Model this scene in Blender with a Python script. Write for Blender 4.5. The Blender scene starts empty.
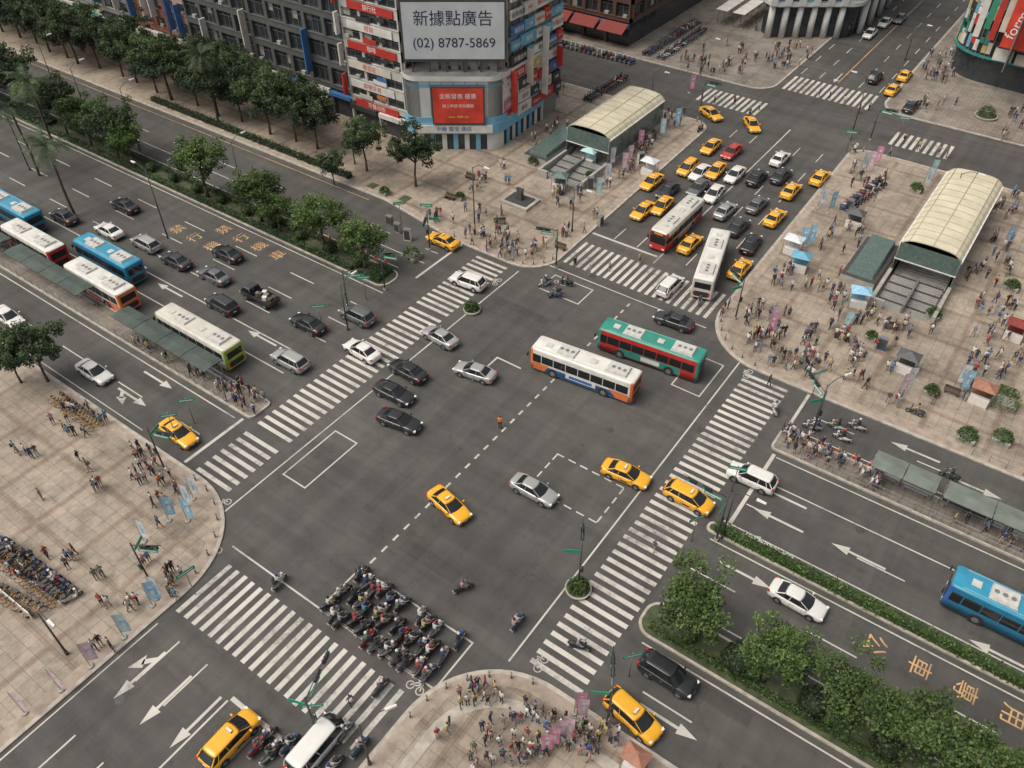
import bpy, math, random, bmesh
from mathutils import Vector, Matrix, noise
random.seed(11)
R=random.Random(5)
H=58.0; PITCH=math.radians(42.8); YAW=math.radians(35.5); F=820.0
cp,sp=math.cos(PITCH),math.sin(PITCH); cy,sy=math.cos(YAW),math.sin(YAW)
def G(u,v,z=0.0):
    """survey reading -> street coordinates (x along the boulevard, y along the cross street) on level z"""
    a=(u-512)/F; b=(384-v)/F
    Y=cp+sp*b; d=sp-cp*b; t=(H-z)/d
    X=a*t; Y=Y*t
    return (cy*X-sy*Y, sy*X+cy*Y)
scene=bpy.context.scene
COL=scene.collection
# ------------------------------------------------------------------ materials
MATS={}
def newmat(name):
    m=bpy.data.materials.new(name); m.use_nodes=True
    nt=m.node_tree; b=nt.nodes['Principled BSDF']
    MATS[name]=m
    return m,nt,b
def mat(name,col,rough=0.7,metal=0.0,var=0.12,scale=3.0,coat=0.0,emit=0.0,bump=0.0):
    if name in MATS: return MATS[name]
    m,nt,b=newmat(name)
    b.inputs['Roughness'].default_value=rough; b.inputs['Metallic'].default_value=metal
    b.inputs['Coat Weight'].default_value=coat
    tc=nt.nodes.new('ShaderNodeTexCoord'); n=nt.nodes.new('ShaderNodeTexNoise')
    n.inputs['Scale'].default_value=scale; n.inputs['Detail'].default_value=5
    nt.links.new(tc.outputs['Object'],n.inputs['Vector'])
    r=nt.nodes.new('ShaderNodeValToRGB')
    r.color_ramp.elements[0].position=0.3; r.color_ramp.elements[1].position=0.7
    lo=[c*(1-var) for c in col]; hi=[min(1,c*(1+var)) for c in col]
    r.color_ramp.elements[0].color=(*lo,1); r.color_ramp.elements[1].color=(*hi,1)
    nt.links.new(n.outputs['Fac'],r.inputs['Fac']); nt.links.new(r.outputs['Color'],b.inputs['Base Color'])
    if emit>0:
        nt.links.new(r.outputs['Color'],b.inputs['Emission Color']); b.inputs['Emission Strength'].default_value=emit
    return m
def noise_node(nt,vec,scale,detail=6,rough=0.6):
    n=nt.nodes.new('ShaderNodeTexNoise'); n.inputs['Scale'].default_value=scale; n.inputs['Detail'].default_value=detail
    n.inputs['Roughness'].default_value=rough
    nt.links.new(vec,n.inputs['Vector']); return n.outputs['Fac']
def ramp(nt,fac,stops,const=False):
    r=nt.nodes.new('ShaderNodeValToRGB'); cr=r.color_ramp
    if const: cr.interpolation='CONSTANT'
    while len(cr.elements)<len(stops): cr.elements.new(0.5)
    for e,(p,c) in zip(cr.elements,stops):
        e.position=p; e.color=(c,c,c,1) if isinstance(c,(int,float)) else (*c,1)
    nt.links.new(fac,r.inputs['Fac']); return r.outputs['Color']
def mix(nt,a,b,fac,mode='MIX'):
    m=nt.nodes.new('ShaderNodeMix'); m.data_type='RGBA'; m.blend_type=mode
    for s,val in ((m.inputs['Factor'],fac),(m.inputs[6],a),(m.inputs[7],b)):
        if isinstance(val,(int,float)):
            s.default_value=val if s.type=='VALUE' else (val,val,val,1)
        elif isinstance(val,tuple): s.default_value=(*val,1)
        else: nt.links.new(val,s)
    return m.outputs[2]
def mapping(nt,vec,scale=(1,1,1),rot=0):
    m=nt.nodes.new('ShaderNodeMapping'); m.inputs['Scale'].default_value=scale; m.inputs['Rotation'].default_value=(0,0,rot)
    nt.links.new(vec,m.inputs['Vector']); return m.outputs['Vector']
def mat_asphalt(name='asphalt',k=1.0):
    m,nt,b=newmat(name)
    tc=nt.nodes.new('ShaderNodeTexCoord').outputs['Object']
    big=noise_node(nt,tc,0.045,5); med=noise_node(nt,tc,0.4,7,0.7); fine=noise_node(nt,tc,14,3)
    sx=noise_node(nt,mapping(nt,tc,(0.015,0.6,1)),1.0,3); syy=noise_node(nt,mapping(nt,tc,(0.75,0.015,1)),1.0,3)
    base=ramp(nt,big,[(0.3,(0.064*k,0.0595*k,0.054*k)),(0.5,(0.080*k,0.0745*k,0.068*k)),(0.7,(0.098*k,0.0915*k,0.083*k))])
    c=mix(nt,base,ramp(nt,med,[(0.3,0.74),(0.7,1.18)]),0.8,'MULTIPLY')
    c=mix(nt,c,ramp(nt,fine,[(0.3,0.8),(0.7,1.2)]),0.6,'MULTIPLY')
    c=mix(nt,c,ramp(nt,sx,[(0.35,0.72),(0.65,1.14)]),0.6,'MULTIPLY')
    c=mix(nt,c,ramp(nt,syy,[(0.35,0.72),(0.65,1.12)]),0.55,'MULTIPLY')
    oil=noise_node(nt,tc,1.1,3,0.5); c=mix(nt,c,ramp(nt,oil,[(0.66,1.0),(0.76,0.6)]),0.7,'MULTIPLY')
    v=nt.nodes.new('ShaderNodeTexVoronoi'); v.feature='DISTANCE_TO_EDGE'; v.inputs['Scale'].default_value=0.11
    wob=nt.nodes.new('ShaderNodeVectorMath'); wob.operation='ADD'
    nn=nt.nodes.new('ShaderNodeTexNoise'); nn.inputs['Scale'].default_value=0.5; nt.links.new(tc,nn.inputs['Vector'])
    sc=nt.nodes.new('ShaderNodeVectorMath'); sc.operation='SCALE'; sc.inputs['Scale'].default_value=3.0; nt.links.new(nn.outputs['Color'],sc.inputs[0])
    nt.links.new(tc,wob.inputs[0]); nt.links.new(sc.outputs[0],wob.inputs[1]); nt.links.new(wob.outputs[0],v.inputs['Vector'])
    c=mix(nt,c,ramp(nt,v.outputs['Distance'],[(0.0,0.66),(0.01,1.0)]),0.45,'MULTIPLY')
    nt.links.new(c,b.inputs['Base Color']); b.inputs['Roughness'].default_value=0.85
    bp=nt.nodes.new('ShaderNodeBump'); bp.inputs['Strength'].default_value=0.2
    nt.links.new(fine,bp.inputs['Height']); nt.links.new(bp.outputs['Normal'],b.inputs['Normal'])
    return m
def mat_paint(name,col,wear=0.42):
    m,nt,b=newmat(name)
    tc=nt.nodes.new('ShaderNodeTexCoord').outputs['Object']
    n1=noise_node(nt,tc,1.8,8,0.8); n2=noise_node(nt,tc,0.22,3)
    s=mix(nt,n1,n2,0.38)
    f=ramp(nt,s,[(wear-0.10,0.0),(wear+0.05,1.0)])
    tone=mix(nt,col,ramp(nt,n2,[(0.3,0.72),(0.7,1.05)]),1.0,'MULTIPLY')
    c=mix(nt,(0.10,0.094,0.086),tone,f)
    nt.links.new(c,b.inputs['Base Color']); b.inputs['Roughness'].default_value=0.7
    return m
def mat_paver(name,c1,c2,c3,sx=1.2,dark=0.6):
    m,nt,b=newmat(name)
    tc=nt.nodes.new('ShaderNodeTexCoord').outputs['Object']
    br=nt.nodes.new('ShaderNodeTexBrick'); br.offset=0.0
    br.inputs['Scale'].default_value=1.0; br.inputs['Brick Width'].default_value=sx; br.inputs['Row Height'].default_value=sx
    br.inputs['Mortar Size'].default_value=0.03; br.inputs['Bias'].default_value=0.0
    br.inputs['Color1'].default_value=(*c1,1); br.inputs['Color2'].default_value=(*c2,1); br.inputs['Mortar'].default_value=(*[x*dark for x in c1],1)
    nt.links.new(tc,br.inputs['Vector'])
    b2=nt.nodes.new('ShaderNodeTexBrick'); b2.offset=0.0
    b2.inputs['Scale'].default_value=1.0; b2.inputs['Brick Width'].default_value=6.0; b2.inputs['Row Height'].default_value=6.0
    b2.inputs['Mortar Size'].default_value=0.32; b2.inputs['Mortar Smooth'].default_value=0.0
    b2.inputs['Color1'].default_value=(1,1,1,1); b2.inputs['Color2'].default_value=(0.84,0.82,0.81,1); b2.inputs['Mortar'].default_value=(*c3,1)
    nt.links.new(tc,b2.inputs['Vector'])
    c=mix(nt,br.outputs['Color'],b2.outputs['Color'],0.85,'MULTIPLY')
    n=noise_node(nt,tc,0.3,8,0.7); n3=noise_node(nt,tc,2.2,5,0.7); n4=noise_node(nt,tc,0.07,3)
    c=mix(nt,c,ramp(nt,n,[(0.32,0.52),(0.5,0.95),(0.68,1.2)]),0.85,'MULTIPLY')
    c=mix(nt,c,ramp(nt,n3,[(0.3,0.72),(0.6,1.1)]),0.7,'MULTIPLY')
    c=mix(nt,c,ramp(nt,n4,[(0.35,0.85),(0.65,1.1)]),1.0,'MULTIPLY')
    nt.links.new(c,b.inputs['Base Color']); b.inputs['Roughness'].default_value=0.75
    return m
def mat_random(name,cols,mult,rough=0.8):
    m,nt,b=newmat(name)
    oi=nt.nodes.new('ShaderNodeObjectInfo')
    a=nt.nodes.new('ShaderNodeMath'); a.operation='MULTIPLY'; a.inputs[1].default_value=mult
    nt.links.new(oi.outputs['Random'],a.inputs[0])
    fr=nt.nodes.new('ShaderNodeMath'); fr.operation='FRACT'; nt.links.new(a.outputs[0],fr.inputs[0])
    n=len(cols)
    c=ramp(nt,fr.outputs[0],[(i/n,cc) for i,cc in enumerate(cols)],True)
    nt.links.new(c,b.inputs['Base Color']); b.inputs['Roughness'].default_value=rough
    return m
def mat_leaf(name,c):
    m,nt,b=newmat(name)
    tc=nt.nodes.new('ShaderNodeTexCoord').outputs['Object']
    oi=nt.nodes.new('ShaderNodeObjectInfo')
    n=noise_node(nt,tc,1.4,4)
    cc=ramp(nt,n,[(0.3,tuple(x*0.6 for x in c)),(0.7,tuple(x*1.35 for x in c))])
    hs=nt.nodes.new('ShaderNodeHueSaturation')
    mr=nt.nodes.new('ShaderNodeMapRange'); mr.inputs[3].default_value=0.75; mr.inputs[4].default_value=1.3
    nt.links.new(oi.outputs['Random'],mr.inputs[0]); nt.links.new(mr.outputs[0],hs.inputs['Value'])
    nt.links.new(cc,hs.inputs['Color']); nt.links.new(hs.outputs['Color'],b.inputs['Base Color'])
    b.inputs['Roughness'].default_value=0.6
    tr=nt.nodes.new('ShaderNodeBsdfTranslucent'); nt.links.new(hs.outputs['Color'],tr.inputs['Color'])
    ms=nt.nodes.new('ShaderNodeMixShader'); ms.inputs[0].default_value=0.3
    out=nt.nodes['Material Output']; nt.links.new(b.outputs[0],ms.inputs[1]); nt.links.new(tr.outputs[0],ms.inputs[2]); nt.links.new(ms.outputs[0],out.inputs['Surface'])
    return m
ASPH=mat_asphalt(); PATCH=[mat_asphalt('asphalt_patch_dark',.82),mat_asphalt('asphalt_patch_light',1.10)]
WPAINT=mat_paint('white_road_paint',(0.55,0.52,0.46),0.44)
WLINE=mat_paint('white_line_paint',(0.53,0.50,0.445),0.41)
YPAINT=mat_paint('yellow_road_paint',(0.60,0.36,0.16),0.45)
PAVE=mat_paver('plaza_paving',(0.36,0.30,0.235),(0.305,0.255,0.20),(0.72,0.65,0.62))
PAVE2=mat_paver('side_paving',(0.28,0.245,0.205),(0.235,0.205,0.175),(0.85,0.8,0.78),0.6)
KERB=mat('kerb_stone',(0.38,0.34,0.29),0.85,var=0.25,scale=1.5)
BAND=mat('paving_band',(0.31,0.25,0.20),0.85,var=0.25,scale=1.2)
GROUND=mat('ground_dirt',(0.16,0.15,0.13),0.95,var=0.3,scale=0.05)
SOIL=mat('soil',(0.06,0.07,0.035),0.95,var=0.4,scale=1.5)
GLASS=mat('window_glass',(0.035,0.04,0.044),0.08,var=0.3,scale=0.6)
CGLASS=mat('car_glass',(0.016,0.018,0.02),0.06,var=0.1)
RUBBER=mat('tyre_rubber',(0.025,0.025,0.025),0.85)
ALLOY=mat('wheel_alloy',(0.35,0.35,0.36),0.35,0.7)
BLACKP=mat('black_plastic',(0.03,0.03,0.032),0.55)
LAMPW=mat('headlamp_lens',(0.7,0.7,0.68),0.15,var=0.05)
LAMPR=mat('tail_lamp_lens',(0.45,0.02,0.015),0.25,var=0.05)
AMBER=mat('amber_lens',(0.8,0.3,0.02),0.3,var=0.05)
PLATE=mat('number_plate',(0.7,0.7,0.68),0.5,var=0.05)
STEEL=mat('galvanised_steel',(0.24,0.24,0.23),0.5,0.5)
DKSTEEL=mat('dark_steel',(0.07,0.067,0.062),0.5,0.2)
CONC=mat('concrete',(0.32,0.30,0.27),0.9,var=0.22,scale=0.8)
BARK=mat('bark',(0.09,0.065,0.045),0.95,var=0.35,scale=4)
GREENS=mat('green_sign',(0.01,0.27,0.17),0.45,var=0.05)
WHITE=mat('white_coat',(0.66,0.63,0.58),0.5,var=0.06)
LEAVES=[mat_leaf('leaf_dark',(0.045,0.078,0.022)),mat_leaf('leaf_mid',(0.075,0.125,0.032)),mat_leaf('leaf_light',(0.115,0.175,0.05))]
LEAVESD=[mat_leaf('deep_leaf_dark',(0.028,0.048,0.022)),mat_leaf('deep_leaf_mid',(0.045,0.074,0.028)),mat_leaf('deep_leaf_light',(0.075,0.112,0.042))]  # deeper green foliage set for the dark-canopied trees, palms and hedges
# ------------------------------------------------------------------ mesh builder
class MB:
    def __init__(s): s.v=[];s.f=[];s.m=[];s.sm=[];s.mats=[]
    def mi(s,m):
        if m not in s.mats: s.mats.append(m)
        return s.mats.index(m)
    def face(s,pts,m,smooth=False):
        b=len(s.v); s.v.extend([tuple(p) for p in pts]); s.f.append(tuple(range(b,b+len(pts)))); s.m.append(s.mi(m)); s.sm.append(smooth)
    def box(s,x0,x1,y0,y1,z0,z1,m,mt=None):
        b=len(s.v)
        s.v.extend([(x0,y0,z0),(x1,y0,z0),(x1,y1,z0),(x0,y1,z0),(x0,y0,z1),(x1,y0,z1),(x1,y1,z1),(x0,y1,z1)])
        for i,q in enumerate([(0,3,2,1),(4,5,6,7),(0,1,5,4),(1,2,6,5),(2,3,7,6),(3,0,4,7)]):
            s.f.append(tuple(b+k for k in q)); s.m.append(s.mi(mt if (mt and i==1) else m)); s.sm.append(False)
    def obox(s,c,size,rot,m):
        cx,cyy,cz=c; hx,hy,hz=[q/2 for q in size]; ca,sa=math.cos(rot),math.sin(rot)
        b=len(s.v)
        for z in (-hz,hz):
            for x,y in ((-hx,-hy),(hx,-hy),(hx,hy),(-hx,hy)):
                s.v.append((cx+x*ca-y*sa,cyy+x*sa+y*ca,cz+z))
        for q in [(0,3,2,1),(4,5,6,7),(0,1,5,4),(1,2,6,5),(2,3,7,6),(3,0,4,7)]:
            s.f.append(tuple(b+k for k in q)); s.m.append(s.mi(m)); s.sm.append(False)
    def loft(s,rings,m,cap=True,smooth=True,closed=True):
        b=len(s.v); n=len(rings[0])
        for r in rings: s.v.extend([tuple(p) for p in r])
        for i in range(len(rings)-1):
            for j in range(n if closed else n-1):
                k=(j+1)%n
                s.f.append((b+i*n+j,b+i*n+k,b+(i+1)*n+k,b+(i+1)*n+j)); s.m.append(s.mi(m)); s.sm.append(smooth)
        if cap:
            s.f.append(tuple(b+j for j in reversed(range(n)))); s.m.append(s.mi(m)); s.sm.append(False)
            l=b+(len(rings)-1)*n
            s.f.append(tuple(l+j for j in range(n))); s.m.append(s.mi(m)); s.sm.append(False)
    def cyl(s,p0,p1,r0,r1,m,n=8,cap=True):
        p0=Vector(p0);p1=Vector(p1);d=(p1-p0)
        if d.length<1e-6: return
        d.normalize(); a=d.orthogonal().normalized(); c=d.cross(a)
        rings=[[p+(a*math.cos(t)+c*math.sin(t))*r for t in [2*math.pi*i/n for i in range(n)]] for p,r in ((p0,r0),(p1,r1))]
        s.loft(rings,m,cap)
    def prism(s,poly,z0,z1,ms,mt=None,smooth=False):
        n=len(poly)
        for i in range(n):
            a=poly[i];c=poly[(i+1)%n]
            s.face([(a[0],a[1],z0),(c[0],c[1],z0),(c[0],c[1],z1),(a[0],a[1],z1)],ms,smooth)
        s.face([(p[0],p[1],z1) for p in poly],mt or ms)
    def ball(s,c,r,m,seg=8,rings=6,sz=1.0):
        rr=[]
        for i in range(1,rings):
            ph=math.pi*i/rings
            rr.append([(c[0]+r*math.sin(ph)*math.cos(2*math.pi*j/seg),c[1]+r*math.sin(ph)*math.sin(2*math.pi*j/seg),c[2]-r*sz*math.cos(ph)) for j in range(seg)])
        s.loft(rr,m,True)
    def flat(s,x0,x1,y0,y1,z,m): s.face([(x0,y0,z),(x1,y0,z),(x1,y1,z),(x0,y1,z)],m)
    def mesh(s,name,smooth_angle=True):
        me=bpy.data.meshes.new(name); me.from_pydata(s.v,[],s.f)
        for m in s.mats: me.materials.append(m)
        me.polygons.foreach_set('material_index',s.m); me.polygons.foreach_set('use_smooth',s.sm)
        me.update(); return me
    def obj(s,name,loc=(0,0,0),rot=0):
        return inst(name,s.mesh(name),loc,rot)
def inst(name,me,loc,rot=0,scale=1.0,parent=None):
    o=bpy.data.objects.new(name,me); COL.objects.link(o)
    o.location=loc; o.rotation_euler=(0,0,rot)
    o.scale=(scale,)*3 if isinstance(scale,(int,float)) else scale
    if parent: o.parent=parent
    return o
def rpoly(pts):
    out=[];n=len(pts)
    for i,p in enumerate(pts):
        r=p[2] if len(p)>2 else 0
        P=Vector(p[:2])
        if r<=0: out.append((P.x,P.y)); continue
        A=Vector(pts[i-1][:2])-P; B=Vector(pts[(i+1)%n][:2])-P
        A.normalize();B.normalize()
        ang=A.angle(B); d=r/math.tan(ang/2)
        s=P+A*d; e=P+B*d; bis=(A+B).normalized(); c=P+bis*(r/math.sin(ang/2))
        a0=math.atan2(s.y-c.y,s.x-c.x); a1=math.atan2(e.y-c.y,e.x-c.x)
        da=(a1-a0+math.pi)%(2*math.pi)-math.pi
        for k in range(15): 
            t=a0+da*k/14; out.append((c.x+r*math.cos(t),c.y+r*math.sin(t)))
    return out
def inpoly(x,y,poly):
    c=False;n=len(poly);j=n-1
    for i in range(n):
        xi,yi=poly[i];xj,yj=poly[j]
        if (yi>y)!=(yj>y) and x<(xj-xi)*(y-yi)/(yj-yi)+xi: c=not c
        j=i
    return c
def offs(poly,d):
    n=len(poly);out=[]
    area=sum(poly[i][0]*poly[(i+1)%n][1]-poly[(i+1)%n][0]*poly[i][1] for i in range(n))
    sg=1 if area>0 else -1
    for i in range(n):
        p0=Vector(poly[i-1]);p1=Vector(poly[i]);p2=Vector(poly[(i+1)%n])
        a=(p1-p0);b=(p2-p1)
        if a.length<1e-6 or b.length<1e-6: out.append(tuple(p1)); continue
        a.normalize();b.normalize()
        n1=Vector((-a.y,a.x))*sg;n2=Vector((-b.y,b.x))*sg
        m=(n1+n2)
        if m.length<1e-6: m=n1
        m.normalize(); k=d/max(0.35,m.dot(n1))
        out.append(tuple(p1+m*k))
    return out
def text_obj(body,size,mtx,m,name,parent=None,squash=1.0,depth=0.0):
    cu=bpy.data.curves.new(name,'FONT'); cu.body=body; cu.size=size; cu.align_x='CENTER'; cu.align_y='CENTER'; cu.extrude=depth
    o=bpy.data.objects.new(name,cu); COL.objects.link(o)
    dg=bpy.context.evaluated_depsgraph_get(); me=bpy.data.meshes.new_from_object(o.evaluated_get(dg))
    bpy.data.objects.remove(o); me.materials.clear(); me.materials.append(m)
    for v in me.vertices: v.co.x*=squash
    o=bpy.data.objects.new(name,me); COL.objects.link(o)
    if parent: o.parent=parent
    o.matrix_basis=mtx
    return o
# ------------------------------------------------------------------ ground, road, pavements
mb=MB(); mb.flat(-3000,3000,-3000,3000,-0.02,GROUND); mb.obj('ground')
mb=MB(); mb.flat(-330,330,-60,260,0.0,ASPH); mb.obj('road')
mb=MB()
for i,(u,v,L,W_) in enumerate(((330,470,5,2.2),(610,520,9,1.6),(500,350,3,6),(700,450,2.4,5),(430,560,6,1.4),(560,420,1.2,12),(250,320,10,1.5),(900,600,12,1.6),(150,380,7,1.4),(780,560,6,2),(700,690,8,1.2),(620,330,4,3),(90,720,1.4,6),(720,250,1.3,9),(680,170,1.3,10),(860,90,1.5,8),(400,480,1.0,9),(180,240,14,1.2),(960,520,9,1.1),(480,640,3,2),(300,420,2.4,2.4),(110,660,5,2.5),(520,310,8,1.2),(440,410,1.1,10),(640,600,1.4,6))):
    x,y=G(u,v); mb.flat(x-L/2,x+L/2,y-W_/2,y+W_/2,0.003+.0001*i,PATCH[i%2])
mb.obj('road_patches')
PV={}
PV['nw']=rpoly([(-325,71),(-72,71,6),(-58,68.6,8),(-44.6,68.6,4.5),(-45.6,118.5,3),(-325,118.5)])
PV['ne']=rpoly([(325,67.6),(325,124),(-25,124,3),(-24.0,67.6,8)])
PV['sw']=rpoly([(-325,-58),(-43.4,-58),(-43.4,23.9,9),(-325,23.9)])
PV['se']=rpoly([(-22.3,-58),(325,-58),(325,25.8),(-22.3,25.8,8)])
PV['nnw']=rpoly([(-325,135),(-43,135,4),(-43,255),(-325,255)])
PV['nne']=rpoly([(-26,139,4),(325,139),(325,255),(-26,255)])
for k,p in PV.items():
    mb=MB(); mb.prism(p,-0.01,0.14,KERB)
    big=k in('sw','se','nw','ne')
    mb.face([(x,y,0.144) for x,y in offs(p,0.35)],BAND if big else PAVE2)
    mb.face([(x,y,0.148) for x,y in offs(p,1.3)],PAVE if big else PAVE2)
    if k=='se': mb.face([(x,y,0.152) for x,y in offs(p,2.2)],KERB); mb.face([(x,y,0.156) for x,y in offs(p,3.0)],PAVE)
    mb.obj('pavement')
def zat(x,y):
    for p in PV.values():
        if inpoly(x,y,p): return 0.15
    if 31.6<y<34.6 and x<-54: return 0.2
    if 57.8<y<61 and x>-11: return 0.2
    return 0.0
def island(name,x0,x1,y0,y1,top,h=0.16,r=None):
    r=r or min((y1-y0)/2-0.05,1.4)
    p=rpoly([(x0,y0,r if x0>-200 else 0),(x1,y0,r if x1<200 else 0),(x1,y1,r if x1<200 else 0),(x0,y1,r if x0>-200 else 0)])
    mb=MB(); mb.prism(p,-0.01,h,KERB); mb.face([(x,y,h+0.004) for x,y in offs(p,0.22)],top); return mb.obj(name)
island('bus_platform',-300,-54.4,31.6,34.5,PAVE2,0.2,0.6)
island('bus_platform',-11,300,57.9,61.0,PAVE2,0.2,0.6)
island('traffic_island',-300,-58.5,55.6,59.2,SOIL)
island('traffic_island',-12.2,300,33.4,36.9,SOIL)
island('traffic_island',-11.8,300,45.5,46.7,SOIL,0.16,0.5)
# ------------------------------------------------------------------ markings
Z1=0.010
mk=MB()
def lineA(y,x0,x1,w=0.15,m=WLINE,dash=None,z=Z1):
    if dash:
        x=x0
        while x<x1: mk.flat(x,min(x+dash[0],x1),y-w/2,y+w/2,z,m); x+=dash[0]+dash[1]
    else: mk.flat(x0,x1,y-w/2,y+w/2,z,m)
def lineB(x,y0,y1,w=0.15,m=WLINE,dash=None,z=Z1):
    if dash:
        y=y0
        while y<y1: mk.flat(x-w/2,x+w/2,y,min(y+dash[0],y1),z,m); y+=dash[0]+dash[1]
    else: mk.flat(x-w/2,x+w/2,y0,y1,z,m)
def rect(x0,x1,y0,y1,w=0.15,dash=None,sides='nsew'):
    if 'n' in sides: lineA(y1-w/2,x0,x1,w,WLINE,dash)
    if 's' in sides: lineA(y0+w/2,x0,x1,w,WLINE,dash)
    if 'w' in sides: lineB(x0+w/2,y0+w,y1-w,w,WLINE,dash)
    if 'e' in sides: lineB(x1-w/2,y0+w,y1-w,w,WLINE,dash)
def zebra_alongB(x0,x1,y0,y1,per=0.95,w=0.43):
    m=MB(); y=y0
    while y+w<y1: m.flat(x0+R.uniform(-.04,.04),x1+R.uniform(-.04,.04),y,y+w,Z1,WPAINT); y+=per
    m.obj('zebra_crossing')
def zebra_alongA(x0,x1,y0,y1,per=0.95,w=0.43):
    m=MB(); x=x0
    while x+w<x1: m.flat(x,x+w,y0+R.uniform(-.04,.04),y1+R.uniform(-.04,.04),Z1,WPAINT); x+=per
    m.obj('zebra_crossing')
zebra_alongB(-53.6,-49.0,24.2,31.2); zebra_alongB(-53.6,-49.0,31.7,55.3); zebra_alongB(-53.6,-49.0,55.9,68.4)
zebra_alongB(-17.2,-12.6,26.4,67.2)
zebra_alongA(-44.2,-24.6,72.8,78.2); zebra_alongA(-42.8,-22.8,13.6,19.0)
zebra_alongA(-52,-41,125.5,131,1.0,0.5); zebra_alongA(-42,-26.5,138,144.5,1.0,0.5); zebra_alongA(-21,-11.5,128,133,1.0,0.5)
lineB(-47.5,22.5,68); lineB(-18.5,25.5,68.5); lineA(71.2,-46,-24); lineA(20.4,-44,-22.6)
lineB(-55.2,24.2,31.3,0.35); lineB(-10.3,47,57.5,0.35); lineB(-10.6,61.4,67.4,0.3)
lineA(80.6,-44.6,-35.2,0.35); lineA(11.3,-33.4,-22.7,0.35); lineB(-56.8,59.6,70.5,0.3)
lineB(-33.2,24.5,70.5,0.2,WLINE,(0.7,0.75)) 
rect(-33.6,-21.6,20.4,25.2); rect(-46.6,-43.6,28.5,35.5); rect(-40.2,-37.0,48.8,53.6,0.2,None,'nw')
rect(-27.2,-19.8,40.6,45.6,0.15,(0.8,0.5)); rect(-22.9,-19.6,60.5,66.5); rect(-43.5,-38.0,66.5,70.0)
for y,d,m in ((38.35,None,WLINE),(41.5,None,WLINE),(44.6,(4,6),WLINE),(48.0,(4,6),WLINE),(51.6,(4,6),WLINE)):
    lineA(y,-320,-57,0.14,m,d)
lineA(55.0,-320,-58,0.14); lineA(27.4,-320,-57,0.14,WLINE,(4,6)); lineA(30.9,-320,-56,0.14); lineA(24.5,-320,-62,0.10,WLINE)
lineA(60.0,-320,-60,0.14); lineA(65.2,-320,-58,0.14,WLINE,(4,6)); lineA(69.9,-320,-74,0.10,YPAINT); lineA(62.6,-320,-58,0.14)
lineA(57.2,-10,320,0.14); lineA(53.8,-10,320,0.14,WLINE,None); lineA(50.3,-10,320,0.14,WLINE,(4,6)); lineA(47.4,-11,320,0.14)
lineA(44.9,-11,320,0.14); lineA(41.2,-11,320,0.14,WLINE,(4,6)); lineA(37.6,-11,320,0.14)
lineA(32.8,-11,320,0.14); lineA(29.3,-9,320,0.14,WLINE,(4,6)); lineA(64.5,-9,320,0.14,WLINE,(4,6)); lineA(61.7,-9,320,0.12)
for x,d,m in ((-41.6,(3,4),WLINE),(-38.3,(3,4),WLINE),(-31.4,(3,4),WLINE),(-27.9,(3,4),WLINE)): lineB(x,81,123,0.14,m,d); lineB(x,146,250,0.14,m,d)
lineB(-34.9,79,124,0.16); lineB(-35,146,250,0.14,YPAINT)
lineB(-40.3,-55,12,0.14,WLINE,(4,5)); lineB(-37.0,-55,12,0.14,WLINE,(4,5)); lineB(-33.5,-55,11,0.16)
lineB(-30.0,-55,11,0.14); lineB(-26.3,-55,11,0.14); lineB(-43.0,-55,12,0.12)
def arrow(x,y,ang,kind='s',L=4.6):
    ca,sa=math.cos(ang),math.sin(ang)
    def T(pts): mk.face([(x+p*ca-q*sa,y+p*sa+q*ca,Z1+.001) for p,q in pts],WLINE)
    w=0.12
    if kind in('s','sl','sr'):
        T([(-L/2,-w),(L/2-1.5,-w),(L/2-1.5,w),(-L/2,w)]); T([(L/2-1.5,-0.45),(L/2,0),(L/2-1.5,0.45)])
    if kind in('l','sl','r','sr'):
        g=1 if kind in('l','sl') else -1
        b0=-L/2+0.6
        if kind in('l','r'): T([(-L/2,-w),(0.2,-w),(0.2,w),(-L/2,w)]); b0=-0.05
        e=[(b0,g*w*1.02),(b0+0.55,g*w*1.02),(b0+1.15,g*0.62),(b0+0.75,g*0.85)]
        if g<0: e=e[::-1]
        T(e)
        e=[(b0+0.35,g*0.95),(b0+1.25,g*0.35),(b0+1.9,g*1.25)]
        if g<0: e=e[::-1]
        T(e)
for u,v,a,k in ((140,675,270,'sr'),(166,700,270,'s'),(196,722,270,'s'),(132,397,0,'sr'),(158,380,0,'s'),
   (170,290,180,'s'),(262,338,180,'s'),(135,262,180,'s'),(782,497,180,'s'),(778,520,180,'s'),(768,545,180,'sl'),
   (915,452,180,'s'),(745,575,0,'s'),(1000,655,180,'s'),(838,78,270,'s'),(668,722,0,'s'),(858,556,180,'s'),(975,488,0,'s')):
    x,y=G(u,v); arrow(x,y,math.radians(a),k)
def bike_icon(x,y,rot):
    ca,sa=math.cos(rot),math.sin(rot)
    def T(pts): mk.face([(x+p*ca-q*sa,y+p*sa+q*ca,Z1+0.002) for p,q in pts],WLINE)
    for cx in (-0.45,0.45):
        for i in range(12):
            a0=2*math.pi*i/12;a1=2*math.pi*(i+1)/12
            T([(cx+0.26*math.cos(a0),0.26*math.sin(a0)),(cx+0.34*math.cos(a0),0.34*math.sin(a0)),(cx+0.34*math.cos(a1),0.34*math.sin(a1)),(cx+0.26*math.cos(a1),0.26*math.sin(a1))])
    for i,((a,b),(c,d)) in enumerate((((-0.45,0),(-0.1,0.45)),((-0.1,0.45),(0.35,0.45)),((0.45,0),(0.35,0.6)),((-0.2,0.1),(0.35,0.45)))):
        dx,dy=c-a,d-b;l=math.hypot(dx,dy);nx,ny=-dy/l*0.05,dx/l*0.05
        T([(a+nx,b+ny),(a-nx,b-ny),(c-nx,d-ny),(c+nx,d+ny)])
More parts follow.
